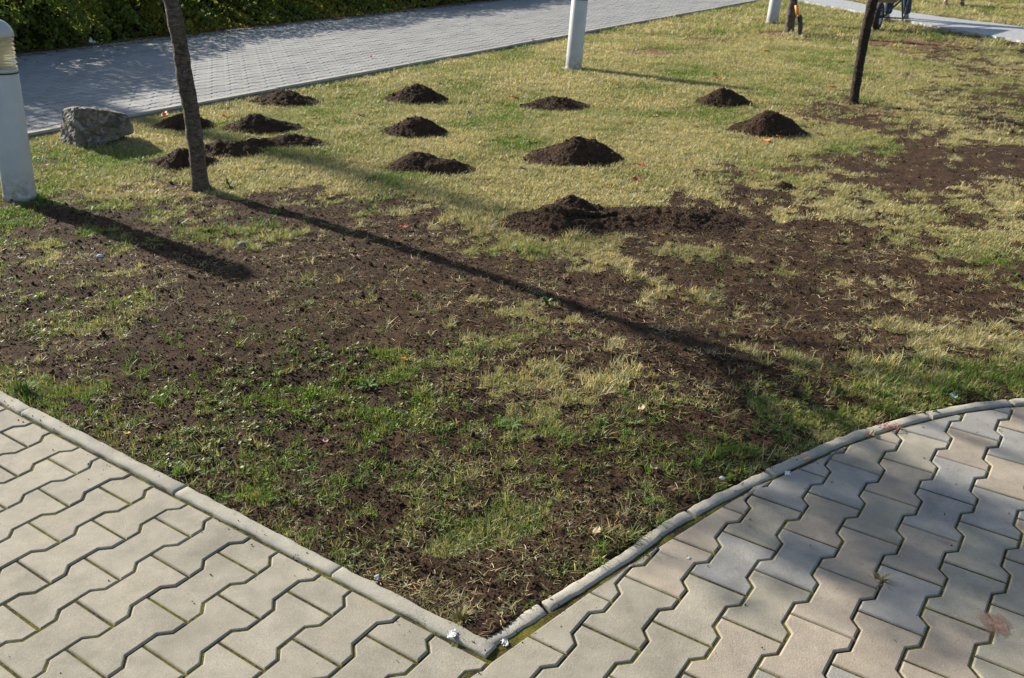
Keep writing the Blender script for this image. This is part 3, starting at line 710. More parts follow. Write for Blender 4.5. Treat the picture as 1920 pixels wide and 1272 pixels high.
def make_debris():
    n = 26000; a = rng.uniform(-2.2, 2.4, n); b_ = rng.uniform(.9, 3.4, n); u, w = uw_np(a, b_); ins = lawn_inset(a, b_); dk = -ins
    left = (u < K_OUT) & (w < 1.6); right = (kerb_side(a, b_) < 0) & (w > 1.6)
    p = .55*np.exp(-np.maximum(dk-.05, 0)/.035)*(fbm(a, b_, 5, 3, 44) > .5)+.045*(fbm(a, b_, 3, 2, 45))
    k = (left | right | ((ins > -.05) & (ins < .0))) & (rng.random(n) < p); a, b_, ins = a[k], b_[k], ins[k]; n = len(a)
    scl = .0009+.0022*rng.random(n)**3; z = np.where(ins > -.047, .0085, .0008)+scl*.3
    return scatter('dirt_specks', np.c_[a, b_, z], rng.uniform(0, 6.28, (n, 3)), scl, np.tile([.05, .03, .02], (n, 1)), rng.integers(0, 4, n), CRUMB, 'small dark specks of dirt on the pavers along the kerbs', 'dirt specks')
make_debris()

# ---- grey bollard lamps
def mat_lens():
    t = NT('ribbed_clear_lens'); t.col((.96, .93, .84)); t.rough(.08); t.bsdf.inputs['Transmission Weight'].default_value = .9; t.bsdf.inputs['IOR'].default_value = 1.3; tr = t.n('ShaderNodeBsdfTranslucent'); tr.inputs[0].default_value = (.95, .90, .74, 1); ms = t.n('ShaderNodeMixShader'); ms.inputs[0].default_value = .4; t.l(t.bsdf.outputs[0], ms.inputs[1]); t.l(tr.outputs[0], ms.inputs[2]); t.l(ms.outputs[0], t.out.inputs[0]); return t.m
M_LENS = mat_lens(); M_CORE = simple('lamp_reflector', (.82, .77, .62), .3, .25); M_GASK = simple('black_gasket', (.02, .02, .02), .7)
LAMP = {}
def make_lamp(base, label):
    root = empty('bollard_lamp', (base.x, base.y, -.02), Vector((0, 0, 1)).rotation_difference(UP))
    if not LAMP:
        R_ = .092
        def rec(key, prof, mat, n=40, sm=True):
            v, f = lathe(prof, n, key in ('post', 'cap')); LAMP[key] = mesh_np(key, v, f, mat, sm)
        rec('post', [(R_+.004, 0), (R_+.004, .03), (R_+.001, .036), (R_, .05), (R_-.001, .745), (R_-.004, .75)], M_PAINT)
        rec('gasket', [(R_-.008, .7505), (R_-.0015, .7505), (R_-.0015, .758), (R_-.008, .758)], M_GASK)
        rec('collar', [(R_-.012, .7585), (R_-.001, .7585), (R_-.001, .772), (R_-.006, .776), (R_-.02, .776)], M_PAINT)
        pr = [(R_-.016, .7765)]
        for k in range(7):
            z = .780+k*.0245; pr += [(R_-.011, z), (R_-.002, z+.005), (R_-.003, z+.012), (R_-.011, z+.021)]
        pr += [(R_-.016, .952), (R_-.020, .952), (R_-.020, .7765), (R_-.016, .7765)]
        rec('lens', pr, M_LENS, 48)
        pr = [(.022, .777)]
        for k in range(6): z = .785+k*.028; pr += [(.026, z), (.064, z+.003), (.064, z+.007), (.026, z+.016)]
        pr += [(.024, .950)]; rec('louvre', pr, M_CORE, 32)
        rec('cap', [(R_-.02, .9525), (R_+.002, .9525), (R_+.003, .962)]+[((R_+.003)*math.cos(a), .962+.088*math.sin(a)) for a in np.linspace(.1, math.pi/2-.02, 10)]+[(.0005, 1.05)], M_PAINT)
        v, f = lathe([(.0, .0), (.007, 0), (.007, .006), (.0, .007)], 8); LAMP['bolt'] = mesh_np('bolt', v, f, M_GASK)
        v, f = lathe([(.098, -.005), (.112, -.005), (.112, .014), (.108, .018), (.098, .018)], 32, False); LAMP['footing'] = mesh_np('footing', v, f, M_KERB)
    for k in ('post', 'gasket', 'collar', 'lens', 'louvre', 'cap')+(('footing',) if base.y > 7 else ()): obj(k, LAMP[k], root)
    for a in (.5, 2.6, 4.7):
        o = obj('bolt', LAMP['bolt'], root, ((.0965)*math.cos(a), .0965*math.sin(a), .018)); o.rotation_euler = (0, math.pi/2, a)
    return tag(root, label, 'lamp', 'grey bollard lamps standing on the lawn')
make_lamp(ground_at(37, 367), 'nearest grey bollard lamp with domed cap and ribbed clear lens')
make_lamp(ground_at(1075, 128), 'grey bollard lamp standing in the middle of the far lawn')
make_lamp(ground_at(1447, 42), 'grey bollard lamp beside the trunk with the leaning shovel')

# ---- trees
LEAFCOL = {'a': [(.16, .055, .018), (.22, .11, .025), (.10, .11, .03), (.19, .075, .02)], 'g': [(.055, .085, .022), (.08, .11, .03), (.13, .13, .035), (.045, .07, .02)]}
def leaf_cloud(name, pts, size, cols, parent, flat=.6):
    n = len(pts); P = np.asarray(pts, float); a = rng.normal(size=(n, 3)); a /= np.linalg.norm(a, axis=1)[:, None]; b = rng.normal(size=(n, 3)); b -= a*(a*b).sum(1)[:, None]; b /= np.linalg.norm(b, axis=1)[:, None]
    s = (size*rng.uniform(.6, 1.3, n))[:, None]; w = s*flat*.5; c = np.cross(a, b)
    V = np.stack([P-a*s*.5, P-a*s*.05+b*w+c*s*.08, P+a*s*.5, P-a*s*.05-b*w+c*s*.08], 1).reshape(-1, 3); Q = np.arange(4*n).reshape(n, 4)
    me = big_mesh(name, V, Q, M_LEAFV, False); col = np.asarray(cols); attr_c(me, 'col', np.repeat(col, 4, 0))
    o = obj(name, me, parent); return o
def trunk_mesh(pts, rad, n=20, seed=0):
    v, f = tube(pts, rad, n, 0); V = []
    for i, p in enumerate(v):
        k = i//n; a = 6.283*(i % n)/n; c = Vector(pts[k]); d = Vector(p)-c
        e = .95+.16*(vnoise(a*1.6+seed, c.z*26, seed)-.5)+.10*(vnoise(a*4+seed, c.z*70, seed+3)-.5)+.05*math.exp(-((c.z*6.3+seed) % 2.1-1)**2*9)
        V.append(c+d*e)
    return V, f
def grow(rootp, d, length, r, depth, out, tips):
    n = max(3, int(length/.16)); pts = [rootp]; p = rootp.copy(); d = d.normalized()
    for i in range(n):
        d = (d+Vector((random.gauss(0, .09), random.gauss(0, .09), random.gauss(.035, .06)))).normalized(); p = p+d*(length/n); pts.append(p)
        if depth and i >= n*.35 and random.random() < .75:
            a = random.uniform(0, 6.283); o_ = d.orthogonal().normalized(); o_ = Quaternion(d, a)@o_
            grow(p, d*.75+o_*.75, length*random.uniform(.38, .62), r*.48, depth-1, out, tips)
        if depth <= 1: tips.append(p.copy())
    out.append((pts, [r*(1-.72*i/n) for i in range(n+1)]))
def make_tree(label, base, pts, rad, mat, limbs, leaf_n, key, seed, leaf_size=.06, limb_len=(1.0, 1.5), dep=2, name='young_tree', shade_boughs=()):
    random.seed(seed); root = empty(name, base); P = [Vector(p)-base for p in pts]
    sm = []; sr = []
    for i in range(len(P)-1):
        for k in range(8): s = k/8; sm.append(P[i].lerp(P[i+1], s)); sr.append(rad[i]*(1-s)+rad[i+1]*s)
    sm.append(P[-1]); sr.append(rad[-1]); ss = list(sm)
    for q in range(3): ss = [ss[0]]+[(ss[i-1]+ss[i]*2+ss[i+1])/4 for i in range(1, len(ss)-1)]+[ss[-1]]
    fin = []; fr = []
    for i in range(len(ss)-1):
        m = max(1, int((ss[i+1]-ss[i]).length/.022))
        for k in range(m): s = k/m; fin.append(ss[i].lerp(ss[i+1], s)); fr.append(sr[i]*(1-s)+sr[i+1]*s)
    fin.append(ss[-1]); fr.append(sr[-1])
    v, f = trunk_mesh(fin, fr, 20, seed); obj('trunk', mesh_np('trunk', v, f, mat, True), root)
    out = []; tips = []
    top = fin[-1]
    for i in range(limbs):
        a = 6.283*(i+random.uniform(-.25, .25))/limbs; f_ = .80+.2*i/max(1, limbs-1); k = int((len(fin)-1)*f_); d = Vector((math.cos(a), math.sin(a), random.uniform(.7, 1.5)))
        if i == limbs-1: d = Vector((.1, 0, 1))
        grow(fin[k], d, random.uniform(*limb_len), fr[k]*.62, dep, out, tips)
    for (q, nl) in shade_boughs:
        q = q-base; k = max(range(len(fin)), key=lambda i: -abs(fin[i].z-(q.z-.55))); m_ = fin[k].lerp(q, .55)+Vector((0, 0, .06)); out.append(([fin[k], m_, q], [.017, .012, .005])); tips += []
        for j in range(9):
            e_ = q+Vector((random.gauss(0, .15), random.gauss(0, .15), random.gauss(0, .09))); out.append(([m_.lerp(q, random.random()), e_], [.005, .002])); tips += [e_]*(nl//9)
    for pts_, rr in out:
        if rr[0] > .012: obj('limb', mesh_np('limb', *tube(pts_, rr, 8), mat, True), root)
    tw = [tube(pts_, rr, 4) for pts_, rr in out if rr[0] <= .012]
    if tw: tag(obj('twigs', mesh_np('twigs', *join_vf(tw), mat, True), root), kind='stuff')
    if leaf_n and tips:
        T = np.array([random.choice(tips) for _ in range(leaf_n)])+rng.normal(0, .09, (leaf_n, 3)); cl = np.array([random.choice(LEAFCOL[key]) for _ in range(leaf_n)])*rng.uniform(.7, 1.25, (leaf_n, 1))
        tag(leaf_cloud('crown', T, leaf_size, cl, root), kind='stuff')
    return tag(root, label, 'tree')
b = ground_at(377, 356, -.02); y0 = b.y
p1 = [b]+[on_plane_y(px, py, y0) for px, py in ((374, 335), (366, 262), (358, 205), (347, 150), (337, 85), (324, 10))]
e = p1[-1]; p1 += [e+Vector((-.10, .02, .42)), e+Vector((-.16, .05, .85))]
make_tree('nearest young tree with scarred brown bark left of centre', b, p1, [.062, .053, .050, .050, .050, .048, .046, .042, .036], M_BARK, 6, 1900, 'a', 3, .062, (1.0, 1.6), shade_boughs=[(ground_at(*c)+SUN*(h/SUN.z), k) for c, h, k in (((1500, 885), 2.15, 40), ((1620, 1000), 2.3, 60), ((1710, 1060), 2.35, 60), ((1830, 1020), 2.6, 55), ((1910, 1080), 2.5, 60))])  # leafy boughs added out of view to cast shade on the right-hand pavers
b = ground_at(1600, 196, -.02); p2 = [b]+[on_plane_y(px, py, b.y) for px, py in ((1603, 175), (1610, 130), (1618, 85), (1626, 45), (1637, 0))]; e = p2[-1]; p2 += [e+Vector((.10, 0, .5)), e+Vector((.14, 0, 1.0))]
make_tree('thin dark leaning tree in a bare patch at the right', b, p2, [.050, .044, .043, .045, .047, .046, .042, .036], M_BARK2, 5, 1300, 'a', 8, .06, (.9, 1.3))
b = ground_at(1480, 63, -.02); p3 = [b]+[on_plane_y(px, py, b.y) for px, py in ((1480, 52), (1483, 30), (1486, 8))]; e = p3[-1]; p3 += [e+Vector((.05, 0, .5)), e+Vector((.09, 0, 1.2))]
make_tree('slender brown tree with a shovel leaning on it', b, p3, [.085, .072, .070, .068, .060, .048], M_BARK, 5, 1300, 'a', 12, .06, (.9, 1.3))
SD = Vector((-SUN.x, -SUN.y, 0)).normalized(); b = ground_at(1000, 424)-SD*18.6; b.z = -.05
make_tree('tall bare tree standing behind the hedge', b, [b, b+Vector((0, 0, 2)), b+Vector((.05, .1, 4)), b+Vector((.1, .1, 6.2)), b+Vector((.1, .1, 9.0))], [.20, .19, .18, .16, .07], M_BARK2, 5, 0, 'g', 21, .11, (.5, .8), 1, name='tall_tree')

# ---- hedge along the far side of the path
def make_hedge():
    root = empty('hedge', uw(9, PATH_W1-.6)); O = np.array(root.location)
    def top(s): return np.interp(s, [-4, 3.6, 4.9, 6.2, 9, 12, 30], [1.95, 1.9, 1.5, .95, .78, .85, 1.1])
    n = 105000
    s = np.where(rng.random(n) < .8, rng.uniform(1.5, 17, n), rng.uniform(-4, 27, n)); hh = top(s)+.35*(fbm(s, s*0, 1.1, 3, 5)-.5)
    q = rng.random(n); dep = rng.exponential(.13, n); face = rng.random(n) < .68
    zf = rng.random(n)**.8
    lump = .34*(fbm(s, zf*hh, 2.4, 3, 8)-.5)*2+.16*(fbm(s, zf*hh, 7, 2, 9)-.5)*2
    front = -.02+lump*1.25+1.5*zf*sstep(4.8, 6.8, s)*(1-.6*sstep(11, 13, s))
    wF = PATH_W1-.10-front-dep; zF = zf*hh
    wT = PATH_W1-.15-rng.random(n)*1.35; zT = hh+lump*.5-dep*.8
    w = np.where(face, wF, wT); z = np.maximum(np.where(face, zF, zT), .03+.05*rng.random(n))
    w = np.minimum(w, PATH_W1+.10+.1*fbm(s, z, 3, 2, 2))
    x = ORG.x+UX.x*s+WX.x*w; y = ORG.y+UX.y*s+WX.y*w
    k = fbm(s, z*1.3, 1.7, 3, 33)+.25*rng.standard_normal(n)*.4; yel = sstep(5.2, 6.6, s)*sstep(.42, .60, k)  # yellow leaves on the right part; their tint also paints in the sunlight
    c = lerp3((.105, .155, .034), (.18, .235, .05), np.clip(rng.random(n), 0, 1)); c = c*(1-.75*yel[:, None])+.75*yel[:, None]*lerp3((.24, .24, .038), (.34, .27, .045), rng.random(n))
    br = rng.random(n) < .03+.10*(z < .12); c = np.where(br[:, None], lerp3((.14, .075, .03), (.20, .09, .03), rng.random(n)), c)
    o = leaf_cloud('foliage', np.c_[x, y, z]-O, .062, c*rng.uniform(.6, 1.3, n)[:, None], root, .62); tag(o, kind='stuff')
    # stems, then a solid dark core added to stop the light
    for i in range(46):
        ss = -3.5+i*.62+random.uniform(-.2, .2); h = float(top(ss)); b_ = uw(ss, PATH_W1-.75+random.uniform(-.25, .25), -.05)-root.location
        parts_ = []
        for j in range(5):
            e_ = b_+UX*random.uniform(-.5, .5)+WX*random.uniform(-.45, .40)+Vector((0, 0, h*random.uniform(.6, .95))); m_ = b_.lerp(e_, .5)+Vector((random.uniform(-.08, .08), random.uniform(-.08, .08), .1))
            parts_.append(tube([b_, m_, e_], [.016, .010, .004], 5))
        obj('stem', mesh_np('stem', *join_vf(parts_), M_BARK2, True), root)
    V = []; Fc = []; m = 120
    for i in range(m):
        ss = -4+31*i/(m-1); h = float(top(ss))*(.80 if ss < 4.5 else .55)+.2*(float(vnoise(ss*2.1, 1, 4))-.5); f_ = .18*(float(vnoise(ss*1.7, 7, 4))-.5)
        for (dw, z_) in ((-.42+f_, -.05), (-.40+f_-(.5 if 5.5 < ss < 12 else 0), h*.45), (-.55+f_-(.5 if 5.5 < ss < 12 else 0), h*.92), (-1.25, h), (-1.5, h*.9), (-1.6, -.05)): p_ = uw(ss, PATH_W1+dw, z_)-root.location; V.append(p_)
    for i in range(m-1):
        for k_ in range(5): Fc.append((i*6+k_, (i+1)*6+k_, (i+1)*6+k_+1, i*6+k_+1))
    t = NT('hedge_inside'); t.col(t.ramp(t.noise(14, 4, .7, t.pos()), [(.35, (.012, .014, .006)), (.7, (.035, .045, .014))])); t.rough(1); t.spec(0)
    me = mesh_np('dark_core', V, Fc, t.m); bm = bmesh.new(); bm.from_mesh(me); bmesh.ops.recalc_face_normals(bm, faces=bm.faces); bm.to_mesh(me); bm.free(); tag(obj('dark_core', me, root), kind='stuff')
    tag(root, 'dense green hedge with yellow, sunlit-tinted leaves along the wide paved path', 'hedge')
    # fallen leaves under it
    n = 3800; s = rng.uniform(1, 20, n); w = PATH_W1+.16-np.abs(rng.normal(0, .20, n))*1.1+.10*(fbm(s, s*0, 2, 2, 3)-.5); stray = rng.random(n) < .05; w = np.where(stray, w+rng.random(n)*.6, w)
    x = ORG.x+UX.x*s+WX.x*w; y = ORG.y+UX.y*s+WX.y*w; z = PZ+.008+.03*rng.random(n)*(w < PATH_W1+.08)
    c = lerp3((.20, .075, .025), (.17, .13, .055), rng.random(n))*rng.uniform(.5, 1.3, n)[:, None]
    P_ = np.c_[x, y, z]; lf = leaf_cloud('leaf_litter', P_, .05, c, None); me = lf.data
    co = np.empty(len(me.vertices)*3, np.float32); me.vertices.foreach_get('co', co); co = co.reshape(-1, 3); z0 = np.repeat(P_[:, 2], 4); co[:, 2] = z0+(co[:, 2]-z0)*.3; co[:, 2] = np.maximum(co[:, 2], PZ+.004); me.vertices.foreach_set('co', co.ravel())
    tag(lf, 'brown and orange fallen leaves gathered under the hedge', 'leaf litter', None, 'stuff')
make_hedge()

# ---- boulder beside the lamp
def make_rock():
    y0 = ground_at(150, 273).y; c0 = ground_at(175, 270)
    def P(px, py, dy=0): q = on_plane_y(px, py, y0+dy); return q-Vector((c0.x, c0.y, 0))
    pts = [P(142, 277, -.06), P(138, 199, -.03), P(112, 276, .12), P(114, 204, .14), P(120, 198, .20), P(168, 198, .02), P(172, 276, 0), P(200, 204, .04), P(196, 268, .05), P(238, 211, .10), P(252, 234, .12), P(250, 246, .12), P(232, 252, .10), P(215, 262, .10),
           P(130, 205, .34), P(190, 206, .36), P(240, 222, .30), P(130, 262, .36), P(220, 258, .34), P(150, 196, .16), P(200, 201, .2)]
    bm = bmesh.new()
    for p in pts: bm.verts.new(p)
    bmesh.ops.convex_hull(bm, input=bm.verts)
    for v in [v for v in bm.verts if not v.link_faces]: bm.verts.remove(v)
    bmesh.ops.triangulate(bm, faces=bm.faces)
    for it in range(4): bmesh.ops.subdivide_edges(bm, edges=[e for e in bm.edges if e.calc_length() > .022], cuts=1, use_grid_fill=True); bmesh.ops.triangulate(bm, faces=[f for f in bm.faces if len(f.verts) > 3])
    bm.normal_update(); mv = []
    for v in bm.verts:
        a, b, c = v.co
        d = .030*(float(fbm(a*1.0+c*.7, b+c*.9, 9, 3, 3))-.5)+.022*(float(fbm(a+c*1.3, b-c, 30, 3, 5))-.5)
        st = .007*(math.floor((a*.5+c*1.2+b*.3)*16) % 2)
        mv.append(v.normal*(d-st))
    for v, m in zip(bm.verts, mv): v.co += m
    t = NT('weathered_rock'); co = t.co(); a = t.noise(7, 5, .65, co, .6); b = t.noise(30, 5, .7, co); c = t.noise(160, 4, .7, co); l = t.noise(12, 4, .7, co, 1)
    x = t.ramp(a, [(.3, (.07, .067, .066)), (.5, (.15, .125, .098)), (.72, (.28, .245, .20))]); x = t.mix(t.math('MULTIPLY', t.ramp(l, [(.50, (0, 0, 0)), (.62, (1, 1, 1))]), .6), x, (.42, .42, .41))
    x = t.mix(1.0, x, t.ramp(b, [(.3, (.6, .6, .6)), (.7, (1.35, 1.35, 1.35))]), 'MULTIPLY'); t.col(x); t.rough(.8); nb = t.bump(b, .03, .8); t.bump(c, .008, .8, nb)
    o = bm_obj('boulder', bm, t.m, None, False, (c0.x, c0.y, -.012)); tag(o, 'angular dark grey boulder with a pale face behind the nearest lamp', 'rock')
make_rock()

# ---- people (only their legs reach into view)
def skin_mesh(name, verts, edges, rad, root_i, mat, parent, sub=2):
    me = bpy.data.meshes.new(name); me.from_pydata([tuple(v) for v in verts], edges, []); me.update(); o = obj(name, me, parent)
    m = o.modifiers.new('skin', 'SKIN'); m.use_smooth_shade = True
    for i, r in enumerate(rad): sv = me.skin_vertices[0].data[i]; sv.radius = (r, r) if not isinstance(r, tuple) else r; sv.use_root = (i == root_i)
    s = o.modifiers.new('subsurf', 'SUBSURF'); s.levels = sub; s.render_levels = sub; me.materials.append(mat)
    return o
M_SKIN = simple('skin', (.45, .27, .19), .5)
def mat_cloth(name, c):
    t = NT(name); a = t.noise(9, 4, .6); b = t.noise(260, 2, .6); x = t.ramp(a, [(.3, tuple(q*.65 for q in c)), (.7, tuple(q*1.25 for q in c))]); x = t.mix(1.0, x, t.ramp(b, [(.3, (.8, .8, .8)), (.7, (1.2, 1.2, 1.2))]), 'MULTIPLY'); t.col(x); t.rough(.9); t.spec(.2); t.bump(a, .03, .5); return t.m
def make_person(label, loc, ang, feet, trousers, jacket, hair, shoe, hands, lean=0):
    root = empty('person', loc); root.rotation_euler = (0, 0, ang)
    Z = Vector; hip = Z((0, 0, .93)); che = Z((lean, 0, 1.30)); nk = Z((lean*1.25, 0, 1.47)); hd = Z((lean*1.25+.03, 0, 1.62))
    V = [hip, hip.lerp(che, .5), che, nk, nk.lerp(hd, .45), hd, hd+Z((0, 0, .10))]; E_ = [(i, i+1) for i in range(6)]; Rr = [(.16, .12), (.145, .11), (.17, .115), .06, .058, (.078, .092), .05]
    k = len(V); V.append(hd+Z((.105, 0, -.015))); E_.append((5, k)); Rr.append(.016)       # nose
    tro_v = [hip, hip+Z((0, 0, .10))]; tro_e = [(0, 1)]; tro_r = [(.175, .135), (.16, .125)]; jac_v = [hip+Z((0, 0, .03)), hip.lerp(che, .5), che, nk+Z((0, 0, -.03))]; jac_e = [(0, 1), (1, 2), (2, 3)]; jac_r = [(.185, .145), (.17, .13), (.195, .135), .075]
    for s, (fx, fy, kb) in zip((-1, 1), feet):
        h = Z((0, s*.095, .88)); an = Z((fx, fy, .09)); kn = h.lerp(an, .5)+Z((kb, 0, 0)); b = len(V); V += [h, kn, an, an+Z((.06, 0, -.03))]; E_ += [(0, b), (b, b+1), (b+1, b+2), (b+2, b+3)]; Rr += [.088, .058, .042, .036]
        b = len(tro_v); tro_v += [h, h.lerp(kn, .55), kn, kn.lerp(an, .5), an+Z((-.005, 0, .0))]; tro_e += [(0, b)]+[(b+i, b+i+1) for i in range(4)]; tro_r += [.105, .092, .078, .076, .072]
        # shoe
        bm = bmesh.new(); secs = [(-.085, .036, .075), (-.05, .042, .095), (.0, .042, .095), (.06, .044, .070), (.12, .050, .052), (.165, .046, .042), (.19, .026, .030)]; prev = None
        for xx, hw, hz in secs:
            ring = [bm.verts.new((fx+.005+xx, fy+hw*math.cos(a_)*1.0, max(0.004, .004+hz*(.5+.55*math.sin(a_))))) for a_ in np.linspace(0, 6.283, 13)[:-1]]
            if prev:
                for i in range(12): bm.faces.new((prev[i], prev[(i+1) % 12], ring[(i+1) % 12], ring[i]))
            else: bm.faces.new(ring[::-1])
            prev = ring
        bm.faces.new(prev); bmesh.ops.recalc_face_normals(bm, faces=bm.faces); sh = bm_obj('shoe', bm, shoe, root, True)
        pts = [(-.092, .040), (-.05, .047), (.06, .050), (.12, .056), (.17, .050), (.197, .028)]; pl = [(fx+.005+a_, fy+b_) for a_, b_ in pts][::-1]+[(fx+.005+a_, fy-b_) for a_, b_ in pts]
        Vs = [(*p, .0) for p in pl]+[(*p, .020) for p in pl]; n_ = len(pl); Fs = [tuple(range(n_))[::-1], tuple(range(n_, 2*n_))]+[(i, (i+1) % n_, n_+(i+1) % n_, n_+i) for i in range(n_)]
        me = mesh_np('sole', Vs, Fs, simple('sole_grey', (.25, .24, .22), .8)); obj('sole', me, sh)
    for s, hnd in zip((-1, 1), hands):
        shd = che+Z((0, s*.185, .10)); H = Z(hnd); el = shd.lerp(H, .5)+Z((-.06, s*.03, -.02)); b = len(V); V += [shd, el, H]; E_ += [(2, b), (b, b+1), (b+1, b+2)]; Rr += [.055, .042, .028]
        b2 = len(jac_v); jac_v += [shd, el, el.lerp(H, .85)]; jac_e += [(2, b2), (b2, b2+1), (b2+1, b2+2)]; jac_r += [.075, .058, .046]
        d = (H-el).normalized(); sd = Z((0, 1, 0)); b = len(V); V.append(H+d*.06); E_.append((b-1, b)); Rr.append((.036, .018))
        for j, (off, ln_) in enumerate(((-.028, .068), (-.010, .078), (.010, .074), (.027, .058))):
            p = H+d*.085+Z((off, 0, 0)); c = len(V); V += [p, p+d*ln_*.5+Z((0, -s*.006, 0)), p+d*ln_*.85+Z((0, -s*.028, 0))]; E_ += [(b, c), (c, c+1), (c+1, c+2)]; Rr += [.010, .009, .007]
        c = len(V); V += [H+d*.03+Z((.035, -s*.01, 0)), H+d*.07+Z((.048, -s*.025, 0))]; E_ += [(b-1, c), (c, c+1)]; Rr += [.012, .009]
    body = skin_mesh('body', V, E_, Rr, 0, M_SKIN, root)
    skin_mesh('trousers', tro_v, tro_e, tro_r, 0, trousers, root); skin_mesh('jacket', jac_v, jac_e, jac_r, 0, jacket, root)
    bm = bmesh.new(); bmesh.ops.create_uvsphere(bm, u_segments=16, v_segments=10, radius=.105)
    for v in bm.verts: v.co = Vector((v.co.x*1.02, v.co.y*.86, v.co.z*1.05))
    bmesh.ops.delete(bm, geom=[v for v in bm.verts if v.co.z < -.01 and v.co.x > -.02], context='VERTS'); bm_obj('hair', bm, hair, root, True, hd+Z((-.012, 0, .045)))
    return tag(root, label, 'person')
JEANS = mat_cloth('blue_denim', (.040, .062, .105)); JEANS2 = mat_cloth('dark_trousers', (.035, .04, .05)); JACK = mat_cloth('dark_jacket', (.05, .06, .08)); JACK2 = mat_cloth('green_jacket', (.08, .10, .05)); HAIR = simple('brown_hair', (.05, .03, .02), .6)
wheel = ground_at(1643, 56); feetc = ground_at(1679, 39); dirn = (wheel-feetc); ang = math.atan2(dirn.y, dirn.x)
make_person('person in blue jeans and grey shoes behind the wheelbarrow', (feetc.x, feetc.y, 0), ang, ((.10, -.13, .05), (-.16, .13, .05)), JEANS, JACK, HAIR, simple('grey_shoe', (.12, .12, .125), .6), ((.18, -.30, .68), (.18, .30, .68)), .10)
f2 = ground_at(1788, 10)
make_person('person in dark trousers and brown shoes beyond the pale path', (f2.x, f2.y, -.01), math.radians(-110), ((.02, -.16, .01), (0, .14, .01)), JEANS2, JACK2, HAIR, simple('brown_shoe', (.11, .07, .045), .6), ((.05, -.27, .80), (.05, .27, .80)))

# ---- wheelbarrow
def make_barrow():
    root = empty('wheelbarrow', (wheel.x, wheel.y, -.012)); root.rotation_euler = (0, 0, ang)
    rub = simple('black_tyre_rubber', (.018, .018, .019), .8); met = simple('grey_steel_tray', (.30, .31, .31), .42, .65); tb = simple('dark_frame_tube', (.05, .055, .06), .45, .5)
    R_ = .205
    prof = []
    for a_ in np.linspace(0, 6.283, 17)[:-1]: prof.append((R_-.045+.045*math.cos(a_), .046*math.sin(a_)))
    V, Fc = [], []; n = 40; m = len(prof)
    for k in range(n):
        a_ = 6.283*k/n
        for i, (r, y) in enumerate(prof): rr = r+(.004 if (k % 2 and r > R_-.02) else 0); V.append((rr*math.cos(a_), y, R_+rr*math.sin(a_)))
    for k in range(n):
        for i in range(m): Fc.append((k*m+i, ((k+1) % n)*m+i, ((k+1) % n)*m+(i+1) % m, k*m+(i+1) % m))
    w = obj('wheel', mesh_np('wheel', *lathe([(.022, -.06), (.022, .06)], 14), tb, True), root, (0, 0, R_)); w.rotation_euler = (math.pi/2, 0, 0)
    ty = obj('tyre', mesh_np('tyre', V, Fc, rub, True), w); ty.matrix_parent_inverse = Matrix.Rotation(-math.pi/2, 4, 'X')@Matrix.Translation((0, 0, -R_))
    rm = obj('rim', mesh_np('rim', *lathe([(.02, -.01), (.112, -.028), (.118, -.034), (.118, .034), (.112, .028), (.02, .01)], 28), met, True), w)
    for s in (-1, 1):
        obj('handle', mesh_np('handle', *tube([(.0, s*.075, R_), (-.25, s*.15, .33), (-.75, s*.24, .47), (-1.25, s*.28, .60), (-1.55, s*.29, .66)], [.016]*5, 10), tb, True), root)
        obj('grip', mesh_np('grip', *tube([(-1.44, s*.287, .637), (-1.58, s*.29, .665)], [.021, .021], 10), rub, True), root)
        obj('leg', mesh_np('leg', *tube([(-.55, s*.21, .42), (-.80, s*.23, .12), (-.92, s*.23, .11), (-.98, s*.25, .50)], [.014]*4, 8), tb, True), root)
    obj('brace', mesh_np('brace', *tube([(-.80, -.23, .125), (-.80, .23, .125)], [.011, .011], 8), tb, True), root)
    obj('nose_guard', mesh_np('nose_guard', *tube([(0, -.08, R_), (.19, -.09, R_+.10), (.23, 0, R_+.12), (.19, .09, R_+.10), (0, .08, R_)], [.011]*5, 8), tb, True), root)
    bot = [(-.30, -.17, .37), (-.30, .17, .37), (-.84, .22, .47), (-.84, -.22, .47)]; top_ = [(-.02, -.30, .66), (-.02, .30, .66), (-1.08, .33, .74), (-1.08, -.33, .74)]
    def ring(P, k): return [Vector(p) for p in P]
    bm = bmesh.new(); a_ = [bm.verts.new(p) for p in bot]; b_ = [bm.verts.new(p) for p in top_]; bm.faces.new(a_)
    for i in range(4): bm.faces.new((a_[i], b_[i], b_[(i+1) % 4], a_[(i+1) % 4]))
    bmesh.ops.bevel(bm, geom=[e for e in bm.edges if not e.is_boundary], offset=.06, segments=4, affect='EDGES', profile=.5); bmesh.ops.recalc_face_normals(bm, faces=bm.faces)
    tr = bm_obj('tray', bm, met, root, True); sd = tr.modifiers.new('thick', 'SOLIDIFY'); sd.thickness = .003
    obj('rolled_edge', mesh_np('rolled_edge', *tube([Vector(p) for p in top_]+[Vector(top_[0])], [.010]*5, 8), met, True), tr)
    tag(root, 'steel wheelbarrow with one black tyre behind the thin leaning tree', 'wheelbarrow')
make_barrow()

